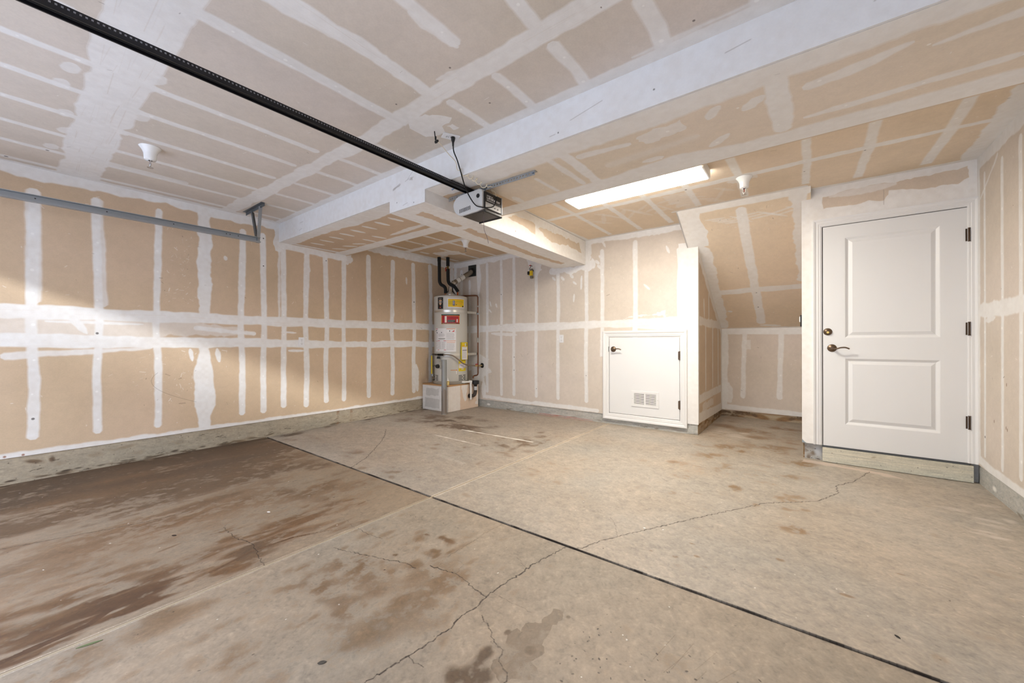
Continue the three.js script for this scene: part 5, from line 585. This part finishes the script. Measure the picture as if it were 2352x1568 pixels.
  const t = thing('drain_trap', 'black plastic funnel with an elbow on the side of the platform', 'drain', [-4.44, 0, -4.8]); part('funnel', new THREE.LatheGeometry([[0.024, 0.36], [0.03, 0.395], [0.056, 0.405], [0.06, 0.412], [0.06, 0.455], [0.062, 0.462], [0.054, 0.462], [0.05, 0.42], [0.02, 0.4]].map((p) => new THREE.Vector2(...p)), 36), std('#1e1f20', 0.5), t); part('collar', cyl(0.03, 0.03, 0.06, 0, 0.305, 0, 24), std('#b9bcc0', 0.5), t, 'pale coupling band'); part('elbow', [tube([[0, 0.32, 0], [0, 0.27, 0.004], [0, 0.225, 0.03], [-0.01, 0.215, 0.075], [-0.03, 0.215, 0.1]], 0.027, 16), cyl(0.036, 0.036, 0.012, 0, 0, 0, 24).rotateZ(Math.PI / 2).translate(-0.036, 0.215, 0.1)], std('#3a322e', 0.45), t);
  const d = thing('pan_drain_pipe', 'thin white plastic drain pipe dropping from the heater pan', 'pipe', [0, 0, 0]); part('tube', bent([[-4.492, 0.456, -4.53], [-4.458, 0.456, -4.556], [-4.44, 0.452, -4.686], [-4.44, 0.16, -4.686]], 0.0145, 0.02, 16), pvc, d); each('elbow', [rod([-4.44, 0.462, -4.66], [-4.44, 0.452, -4.7], 0.019, 16), rod([-4.44, 0.47, -4.686], [-4.44, 0.42, -4.686], 0.019, 16), rod([-4.478, 0.456, -4.541], [-4.455, 0.456, -4.56], 0.019, 16)], pvc, d);
  const b = thing('bollard', 'short galvanised steel guard post standing before the heater platform', 'bollard', [-4.452, 0, -4.105]); part('post', new THREE.LatheGeometry([[0, 0.83], [0.03, 0.83], [0.0405, 0.836], [0.0415, 0.833], [0.0415, 0.001]].map((p) => new THREE.Vector2(...p)), 40), new THREE.MeshStandardMaterial({ map: boardTexture(0, 0, 0.5, 0.9, 400, (m, o) => { const r = rand(161); for (let i = 0; i < 130; i++) { o.fillStyle = `rgba(${r() < 0.5 ? '150,152,152' : '112,114,116'},.35)`; o.beginPath(); o.ellipse(r() * 0.5, r() * 0.9, 0.012 + 0.02 * r(), 0.006 + 0.02 * r(), r() * 3, 0, 7); o.fill(); } blob(o, rect(0, 0.8, 0.5, 0.9), { color: '128,108,92', alpha: 0.6, rag: 0.03 }); }, { paper: [0.3, 0.31, 0.31], seed: 161 }), roughness: 0.5, metalness: 0.45 }), b); part('base_ring', cyl(0.046, 0.044, 0.012, 0, 0, 0, 36), std('#8a8880', 0.7), b);
  const o = thing('leak_test_bottle', 'small yellow and white squeeze bottle on the platform edge', 'bottle', [-4.535, PT, -4.262]); part('body', new THREE.LatheGeometry([[0, 0.001], [0.018, 0.001], [0.02, 0.004], [0.02, 0.072], [0.012, 0.082], [0.009, 0.086]].map((p) => new THREE.Vector2(...p)), 24), std('#e9e6dc', 0.4), o); part('sleeve_label', cyl(0.0204, 0.0204, 0.054, 0, 0.01, 0, 24, true), paperMat(128, 80, (x, w, H) => { x.fillStyle = '#e8c31e'; x.fillRect(0, 0, w, H); x.fillStyle = '#f0ece0'; x.fillRect(8, 18, 18, 44); for (let i = 0; i < 4; i++) { x.fillStyle = '#2a2416'; x.fillRect(i * 32 + 4, 4, 20, 12); x.fillStyle = '#b9b3a4'; x.fillRect(i * 32 + 6, 40, 14, 10); } }), o, 'yellow printed label'); part('cap', new THREE.LatheGeometry([[0.011, 0.083], [0.011, 0.096], [0.004, 0.104], [0.0035, 0.118], [0, 0.119]].map((p) => new THREE.Vector2(...p)), 20), pvc, o);
}

// ---------------------------------------------------------------- overhead door opener and track
const zinc = std('#9da2a6', 0.36, 0.55), zincDark = std('#6d7378', 0.45, 0.5), railBlack = std('#15151a', 0.38, 0.3), housingGrey = std(new THREE.Color(0.55, 0.54, 0.52), 0.4), screwMat = std('#7f8fa5', 0.35, 0.8);
function perforated(L, w, t, hole, gap, r = 0.006) {          // steel strip along x, punched with a row of oblong holes, in the xy plane
  const s = new THREE.Shape([[0, 0], [L, 0], [L, w], [0, w]].map((p) => new THREE.Vector2(...p))); for (let x = gap * 0.7; x < L - gap * 0.4; x += gap) { const p = new THREE.Path(); p.absellipse(x, w / 2, hole / 2, r, 0, Math.PI * 2, true); s.holes.push(p); }
  return new THREE.ExtrudeGeometry(s, { depth: t, bevelEnabled: false, curveSegments: 5 });
}
{
  const g = thing('garage_door_opener', 'ceiling-hung garage door opener with grey case on a long black rail', 'door opener', [-2.1, 0, -2.19]);
  // case: rounded grey front cover, dark end panel, smoky lens under it
  const fx0 = -0.145, fx1 = 0.15, yb = 2.108, yt = 2.262, zb = -0.2;
  const prof = new THREE.Shape(); prof.moveTo(fx1, yb + 0.012); prof.lineTo(fx1, yt - 0.02); prof.quadraticCurveTo(fx1 - 0.004, yt, fx1 - 0.03, yt); prof.lineTo(-0.06, yt - 0.004); prof.bezierCurveTo(-0.11, yt - 0.008, -0.143, yt - 0.03, fx0, yt - 0.065); prof.bezierCurveTo(fx0, yb + 0.04, -0.1, yb + 0.005, -0.06, yb); prof.lineTo(fx1 - 0.05, yb + 0.004); prof.closePath();
  part('case_cover', new THREE.ExtrudeGeometry(prof, { depth: 0.2, bevelEnabled: true, bevelSize: 0.008, bevelThickness: 0.01, bevelSegments: 3, curveSegments: 14 }).translate(0, 0, zb + 0.005), housingGrey, g, 'grey plastic case with rounded side');
  each('vent_slot', Array.from({ length: 8 }, (_, i) => box(0.005, 0.03, 0.004, -0.075 + i * 0.0155, yb + 0.03 + i * 0.001, 0.0155).rotateZ(0)), black, g);
  part('light_socket', new THREE.CylinderGeometry(0.016, 0.016, 0.006, 20).rotateX(Math.PI / 2).translate(0.118, yt - 0.045, 0.0155), black, g);
  const pm = paperMat(512, 400, (x, w, H) => { x.fillStyle = '#161312'; x.fillRect(0, 0, w, H); x.fillStyle = '#c9c7c5'; x.beginPath(); x.moveTo(0, H * 0.63); x.lineTo(w, H * 0.63); x.lineTo(w, H); x.lineTo(0, H); x.fill(); x.fillStyle = '#efefef'; x.font = 'bold 92px sans-serif'; x.fillText('LiftMaster', 36, 170, 440); x.font = 'bold 30px sans-serif'; x.fillText('CHAMBERLAIN', 36, 88, 200); x.font = 'bold 40px sans-serif'; x.fillText('PROFESSIONAL', 36, 218, 420); });
  const face = part('end_panel', box(0.014, yt - yb - 0.026, 0.2, fx1 + 0.013, (yt + yb) / 2, -0.102, 0.004), std('#1a1716', 0.4), g, 'dark panel with a printed name');
  part('name_plate', new THREE.PlaneGeometry(0.185, yt - yb - 0.036).rotateY(Math.PI / 2).translate(fx1 + 0.0206, (yt + yb) / 2, -0.103), pm, face); each('button', [0, 1].map((i) => new THREE.CylinderGeometry(0.0045, 0.0045, 0.004, 14).rotateZ(Math.PI / 2).translate(fx1 + 0.0225, yb + 0.036, -0.118 - i * 0.035)), black, face); part('edge_trim', [box(0.012, yt - yb - 0.02, 0.008, fx1 + 0.018, (yt + yb) / 2, -0.204, 0.003)], std('#c4c2c0', 0.35, 0.5), face);
  part('lens', [span(-0.06, fx1 + 0.02, yb - 0.012, yb + 0.006, zb + 0.002, 0.0, 0.006)], std('#3d3733', 0.22), g, 'smoky lens on the underside'); each('lens_rim', [span(-0.065, fx1 + 0.025, yb - 0.018, yb - 0.006, zb - 0.006, zb + 0.006, 0.003), span(fx1 + 0.014, fx1 + 0.026, yb - 0.016, yb - 0.006, zb, 0.0, 0.003)], black, g);
  part('motor_cover', span(-0.09, 0.13, yb + 0.03, yt + 0.002, zb - 0.03, zb + 0.01, 0.01), std('#2a2827', 0.5), g);
  // rail: inverted channel with a toothed belt on its lower side
  const rz0 = 0.03, rz1 = 3.26, ry = 2.269, rx = 0; const c = new THREE.Shape([[-0.017, 0], [-0.017, 0.03], [0.017, 0.03], [0.017, 0], [0.0235, 0], [0.0235, 0.0028], [0.02, 0.0028], [0.02, 0.033], [-0.02, 0.033], [-0.02, 0.0028], [-0.0235, 0.0028], [-0.0235, 0]].map((p) => new THREE.Vector2(...p)));
  const rail = part('rail', new THREE.ExtrudeGeometry(c, { depth: rz1 - rz0 + 0.15, bevelEnabled: false }).translate(rx, ry, rz0 - 0.15), railBlack, g, 'black steel rail'); each('belt', [box(0.01, 0.004, rz1 - rz0, rx - 0.009, ry + 0.012, (rz0 + rz1) / 2), box(0.01, 0.004, rz1 - rz0, rx + 0.009, ry + 0.012, (rz0 + rz1) / 2)], std('#0b0b0c', 0.7), rail);
  const studs = []; for (let z = 0.05; z < 2.6; z += 0.0145) studs.push(box(0.002, 0.0062, 0.006, rx + 0.0205, ry + 0.0225, z)); part('tooth', studs, std('#84848a', 0.35, 0.5), rail); part('rail_bolt', [rod([rx - 0.02, ry + 0.01, 0.12], [rx - 0.055, ry + 0.002, 0.12], 0.006, 10)], screwMat, rail);
  part('header_bracket', box(0.08, 0.1, 0.02, rx, ry + 0.02, rz1 + 0.035, 0.003), zinc, g);
  const iron = part('support_iron', [perforated(0.86, 0.032, 0.0025, 0.013, 0.0265, 0.0075).translate(-0.272, 2.276, -0.055), box(0.86, 0.0025, 0.03, 0.158, 2.3065, -0.07)], zinc, g, 'punched steel angle screwed to the beam'); each('hanger_tab', [box(0.05, 0.06, 0.003, 0.11, 2.27, -0.05), box(0.05, 0.06, 0.003, -0.1, 2.27, -0.05)], zincDark, iron); each('bolt', [[0.1, 2.285], [0.12, 2.262], [0.575, 2.289]].map(([x, y]) => new THREE.CylinderGeometry(0.006, 0.006, 0.008, 6).rotateX(Math.PI / 2).translate(x, y, -0.046)), screwMat, iron);
  part('antenna_wire', tube([[0.105, 2.09, -0.06], [0.108, 2.03, -0.06], [0.115, 1.975, -0.058], [0.14, 1.92, -0.06], [0.158, 1.865, -0.058]], 0.0016, 6), std('#5a4650', 0.6), g, 'thin dangling aerial wire');
  each('terminal_wire', [tube([[0.14, 2.26, -0.15], [0.15, 2.29, -0.1], [0.17, 2.27, -0.12], [0.165, 2.22, -0.15], [0.15, 2.24, -0.17]], 0.002, 6), tube([[0.06, 2.27, -0.04], [0.08, 2.295, -0.03], [0.1, 2.27, -0.03]], 0.002, 6)], std('#cfc2a8', 0.6), g);
  const k = thing('power_cord', 'black power cord hanging from the ceiling outlet to the door opener', 'cord', [0, 0, 0]); part('cable', tube([[-1.945, 2.478, -1.88], [-1.944, 2.43, -1.885], [-1.951, 2.385, -1.925], [-1.968, 2.328, -1.975], [-2.0, 2.258, -2.05], [-2.014, 2.2, -2.115], [-1.99, 2.143, -2.155], [-1.93, 2.115, -2.155], [-1.9, 2.117, -2.2], [-1.908, 2.15, -2.27], [-1.915, 2.2, -2.305], [-1.922, 2.235, -2.318]], 0.0042, 8, 110), foam, k); part('plug', new THREE.LatheGeometry([[0, -0.03], [0.006, -0.03], [0.0075, -0.005], [0.013, 0.01], [0.015, 0.03], [0, 0.031]].map((p) => new THREE.Vector2(...p)), 16).translate(-1.945, 2.493, -1.88), black, k);
  const coil = []; { const P = [[-1.972, 2.45, -1.755], [-1.953, 2.439, -1.76], [-1.959, 2.402, -1.85], [-1.973, 2.382, -1.93], [-1.985, 2.345, -1.975], [-1.935, 2.305, -2.02], [-1.926, 2.298, -2.06], [-1.912, 2.28, -2.1], [-1.897, 2.262, -2.15], [-1.86, 2.262, -2.2]], cv = new THREE.CatmullRomCurve3(P.map((p) => V(...p))); for (let i = 0; i <= 360; i++) { const t = i / 360, p = cv.getPoint(t), w = sstep(0.36, 0.46, t) * (1 - sstep(0.9, 0.97, t)) * 0.016; coil.push([p.x + Math.cos(t * 70) * w, p.y + Math.sin(t * 70) * w, p.z]); } }
  const cw = thing('coiled_wire', 'thin pale bell wire in loose coils between ceiling clip and opener', 'wire', [0, 0, 0]); part('wire', tube(coil, 0.0026, 6, 520), std('#dccfb4', 0.6), cw); part('clip', [rod([-1.995, 2.528, -1.757], [-1.985, 2.47, -1.756], 0.0035), box(0.03, 0.018, 0.012, -1.972, 2.452, -1.755, 0.003), box(0.01, 0.024, 0.01, -1.983, 2.478, -1.756, 0.002)], black, cw, 'black clip fixed to the ceiling');
}
{
  const t = thing('door_track', 'horizontal steel door track hung along the left wall', 'track', [-4.56, 0, 0]); const C = new THREE.Shape([[0, 0], [0.03, 0], [0.034, 0.006], [0.034, 0.012], [0.031, 0.012], [0.03, 0.005], [0.004, 0.004], [0.003, 0.05], [0.03, 0.051], [0.031, 0.055], [0, 0.055]].map((p) => new THREE.Vector2(...p)));
  part('rail', new THREE.ExtrudeGeometry(C, { depth: 2.65, bevelEnabled: false }).translate(0, 2.149, -1.621), zinc, t, 'open steel channel'); each('bolt', [-0.14, -0.51, -0.93, -1.33, -1.36, -1.43, -1.6].map((z) => new THREE.CylinderGeometry(0.0045, 0.0045, 0.004, 10).rotateZ(Math.PI / 2).translate(0.0045, 2.182, z)), steelDark, t);
  const top = part('hanger_angle', [perforated(0.5, 0.032, 0.0025, 0.01, 0.022, 0.0045).translate(-0.325, YC - 0.034, -1.607), box(0.5, 0.0025, 0.032, -0.075, YC - 0.0015, -1.59)], zincDark, t, 'punched ceiling angle'); void top;
  const leg = (x0, y0, x1, y1) => { const L = Math.hypot(x1 - x0, y1 - y0), g = merge([perforated(L, 0.03, 0.0025, 0.012, 0.022, 0.0055).translate(0, -0.015, 0), box(L, 0.0025, 0.03, L / 2, -0.015, -0.015)]); return g.rotateZ(Math.atan2(y1 - y0, x1 - x0)).translate(x0, y0, 0); };
  part('hanger_strut', leg(-0.155, 2.51, -0.02, 2.16).translate(0, 0, -1.6), zincDark, t); part('hanger_strut', leg(0.075, 2.51, 0.012, 2.165).translate(0, 0, -1.596), zinc, t); each('hanger_bolt', [[-0.015, 2.178, -1.59], [-0.15, 2.5, -1.602], [0.07, 2.5, -1.6]].map(([x, y, z]) => new THREE.CylinderGeometry(0.007, 0.007, 0.01, 6).rotateX(Math.PI / 2).translate(x, y, z)), screwMat, t);
}

// ---------------------------------------------------------------- ceiling light, sprinklers, outlets, small fittings
{
  const x0 = -1.86, x1 = -0.645, z0 = -3.545, z1 = -3.27, yt = YC + 0.004, yb = 2.455; const l = thing('ceiling_light', 'long white wraparound fluorescent light glowing under the rear ceiling', 'light', [0, 0, 0]);
  const s = new THREE.Shape(); s.moveTo(z0 + 0.012, yt - 0.012); s.lineTo(z0, yb + 0.016); s.quadraticCurveTo(z0, yb, z0 + 0.016, yb); s.lineTo(z1 - 0.016, yb); s.quadraticCurveTo(z1, yb, z1, yb + 0.016); s.lineTo(z1 - 0.012, yt - 0.012); s.closePath();
  part('diffuser', new THREE.ExtrudeGeometry(s, { depth: x1 - x0 - 0.03, bevelEnabled: false, curveSegments: 8 }).rotateY(Math.PI / 2).scale(1, 1, -1).translate(x0 + 0.015, 0, 0), new THREE.MeshStandardMaterial({ color: '#f4f2ee', roughness: 0.5, emissive: new THREE.Color(1, 0.94, 0.83), emissiveIntensity: GLOW, side: THREE.DoubleSide }), l, 'glowing white diffuser');
  part('housing', span(x0, x1, yt - 0.012, yt, z0 + 0.02, z1 - 0.02, 0.002), whitePaint, l); part('end_cap', span(x0 - 0.004, x0 + 0.012, yb + 0.003, yt - 0.002, z0 + 0.003, z1 - 0.003, 0.004), whitePaint, l); part('end_cap', span(x1 - 0.012, x1 + 0.004, yb + 0.003, yt - 0.002, z0 + 0.003, z1 - 0.003, 0.004), whitePaint, l);
  const lamp = new THREE.RectAreaLight(new THREE.Color(1, 0.94, 0.83), LAMP, x1 - x0 - 0.04, z1 - z0 - 0.02); lamp.position.set((x0 + x1) / 2, yb - 0.004, (z0 + z1) / 2); lamp.rotation.x = -Math.PI / 2; lamp.name = 'ceiling_light_lamp'; scene.add(lamp);
}
{
  const spr = thing('sprinkler_head', 'white fire sprinkler head below the front ceiling above the left track', 'sprinkler', [-3.8, YC, -0.645], 0, 'ceiling fire sprinklers'), gloss = std(new THREE.Color(0.88, 0.88, 0.87), 0.16);
  part('escutcheon', new THREE.LatheGeometry([[0.062, 0], [0.064, -0.002], [0.06, -0.006], [0.046, -0.026], [0.037, -0.05], [0.035, -0.085], [0.031, -0.094], [0.012, -0.096]].map((p) => new THREE.Vector2(...p)), 44), gloss, spr); part('frame_arm', [rod([0.012, -0.095, 0], [0.012, -0.125, 0], 0.0035), rod([-0.012, -0.095, 0], [-0.012, -0.125, 0], 0.0035), rod([-0.012, -0.125, 0], [0, -0.138, 0], 0.0035), rod([0.012, -0.125, 0], [0, -0.138, 0], 0.0035), cyl(0.006, 0.005, 0.014, 0, -0.146, 0, 12)], chrome, spr); part('deflector', [cyl(0.018, 0.018, 0.0018, 0, -0.148, 0, 24)], chrome, spr);
  part('glass_bulb', cyl(0.0025, 0.0025, 0.025, 0, -0.124, 0, 10), std('#8a1a16', 0.2), spr);
  const dup = (p, label) => { const c = spr.clone(); c.name = numbered('sprinkler_head'); c.position.set(...p); c.userData = { ...spr.userData, label }; scene.add(c); };
  dup([-0.44, YC + 0.004, -3.9], 'white fire sprinkler head between the glowing light and the entry door'); dup([-3.82, YC, -3.93], 'white fire sprinkler head above the water heater behind the beams');
}
{
  const plastic = std('#e9e9ea', 0.35), slot = std('#3a3836', 0.7);
  const outlet = (label, p, e, rx = 0) => { const g = thing('electrical_outlet', label, 'outlet', p, 0, null); g.rotation.set(rx, e, 0); part('cover_plate', box(0.072, 0.116, 0.006, 0, 0, 0.003, 0.003), plastic, g); for (const y of [0.024, -0.024]) { const s = part('socket', new THREE.CylinderGeometry(0.0165, 0.0165, 0.003, 24).rotateX(Math.PI / 2).translate(0, y, 0.0068), plastic, g); each('slot', [box(0.0026, 0.009, 0.001, -0.0065, y + 0.004, 0.0086), box(0.0026, 0.009, 0.001, 0.0065, y + 0.004, 0.0086), new THREE.CylinderGeometry(0.0028, 0.0028, 0.001, 12).rotateX(Math.PI / 2).translate(0, y - 0.008, 0.0086)], slot, s); } part('screw', new THREE.CylinderGeometry(0.0028, 0.0028, 0.0012, 10).rotateX(Math.PI / 2).translate(0, 0, 0.0066), galv, g); return g; };
  outlet('white double outlet on the left wall over the taped joint', [XL(-2.26) + 0.0005, 1.115, -2.26], Math.PI / 2 + 0.034);
  outlet('white double outlet on the rear wall left of the access door', [-2.89, 1.155, ZB + 0.0005], 0);
  const co = outlet('white ceiling outlet with the black cord plugged in', [-1.957, YC - 0.0005, -1.868], 0, Math.PI / 2); co.rotation.set(Math.PI / 2, 0, 0.45);
  const v = thing('gas_valve', 'small brass valve with yellow tag on the rear wall below the beam', 'valve', [-3.4, 2.175, ZB]); part('stub', [rod([0.005, 0.04, 0.001], [0.005, 0.04, 0.05], 0.014, 14), rod([0.008, 0.06, 0.045], [0.008, -0.075, 0.045], 0.02, 16), cyl(0.024, 0.024, 0.03, 0.008, -0.085, 0.045, 8)], std('#7d776a', 0.4, 0.7), v); part('tag', [box(0.05, 0.075, 0.03, 0.012, -0.01, 0.066, 0.004)], std('#d8b818', 0.5), v, 'yellow body'); part('plug', box(0.04, 0.05, 0.04, -0.024, -0.005, 0.07, 0.006), black, v); part('wire_loop', [tube([[-0.01, 0.03, 0.06], [-0.02, 0.06, 0.062], [-0.005, 0.08, 0.06], [0.004, 0.105, 0.058]], 0.005, 8)], steelDark, v); part('handle', [box(0.03, 0.016, 0.014, -0.008, 0.112, 0.058, 0.003)], redPlastic, v, 'red handle'); part('handle_arm', rod([0.004, 0.11, 0.058], [0.03, 0.098, 0.062], 0.005), black, v);
  const wc = thing('wall_control', 'slim push-button control seen edge-on at the alcove corner beside the door', 'switch', [-0.0505, 1.31, -4.665]); part('base', box(0.012, 0.11, 0.06, -0.006, 0, 0, 0.002), black, wc); part('button', box(0.008, 0.052, 0.045, -0.015, 0.014, 0, 0.002), plastic, wc);
}

// ---------------------------------------------------------------- bits lying on the floor
{
  const leaf = (name, label, p, L, w, color, turn, group, cat = 'leaf') => { const s = new THREE.Shape(); s.moveTo(-L / 2, 0); s.bezierCurveTo(-L / 4, w * 0.7, L / 5, w * 0.6, L / 2, 0); s.bezierCurveTo(L / 5, -w * 0.55, -L / 4, -w * 0.5, -L / 2, 0); const g = new THREE.ExtrudeGeometry(s, { depth: 0.0015, bevelEnabled: false, curveSegments: 8 }).rotateX(-Math.PI / 2); const a = g.attributes.position; for (let i = 0; i < a.count; i++) { const x = a.getX(i) / L, z = a.getZ(i) / w; a.setY(i, a.getY(i) + 0.0006 + 0.25 * w * (x * x + z * z)); } g.computeVertexNormals(); const m = solo(name, g, std(color, 0.8), label, cat, group); m.position.set(p[0], 0, p[1]); m.rotation.y = turn; return m; };
  leaf('green_leaf', 'narrow green leaf lying beside the pale lengthwise floor joint', [-2.11, -0.19], 0.07, 0.012, '#66704a', 1.3); leaf('dry_leaf', 'curled grey-brown leaf on the floor right of the pale joint', [-1.344, -0.669], 0.03, 0.016, '#4a443c', 0.9);
  leaf('dry_leaf', 'small dark brown dry leaf on the oil-stained floor at left', [-2.906, -0.593], 0.03, 0.014, '#33231a', 0.6); leaf('dry_leaf', 'tiny black dry leaf right of the dark cross joint', [0.265, -2.041], 0.022, 0.01, '#1f1b18', -0.8);
  leaf('paint_chip', 'white paint chip beside the oil stains on the left floor', [-2.812, -1.05], 0.026, 0.014, '#efece6', 0.4, null, 'paint chip'); leaf('paint_chip', 'white paint crumb just beyond the long crack, the nearer of two', [-0.779, -2.317], 0.016, 0.011, '#f0eee8', 0.2, null, 'paint chip'); leaf('paint_chip', 'white paint crumb beside the long crack, the farther of two', [-0.684, -2.362], 0.013, 0.009, '#f0eee8', 0.9, null, 'paint chip');
}

// ---------------------------------------------------------------- outside the open doorway
{
  const drive = structure('driveway', 'pale concrete driveway outside the doorway', 'driveway'); part('paving', span(-14, 14, -0.12, -0.01, ZG + 0.1, 16), std(new THREE.Color(0.66, 0.66, 0.66), 0.85), drive);
  const house = structure('opposite_house', 'plain rendered house added out of view across the driveway to cut off the low sun', 'house'); part('front_wall', span(-12, 16, 0, 5.05, 9, 15), std(new THREE.Color(0.62, 0.6, 0.57), 0.85), house); part('roof_edge', span(-12.2, 16.2, 5.05, 5.17, 8.9, 15.1), std('#6a625a', 0.9), house);  // added unseen house; its height sets the lower edge of the sun band
}
scene.traverse((o) => { if (o.isMesh) o.castShadow = o.receiveShadow = true; });
renderer.render(scene, camera);
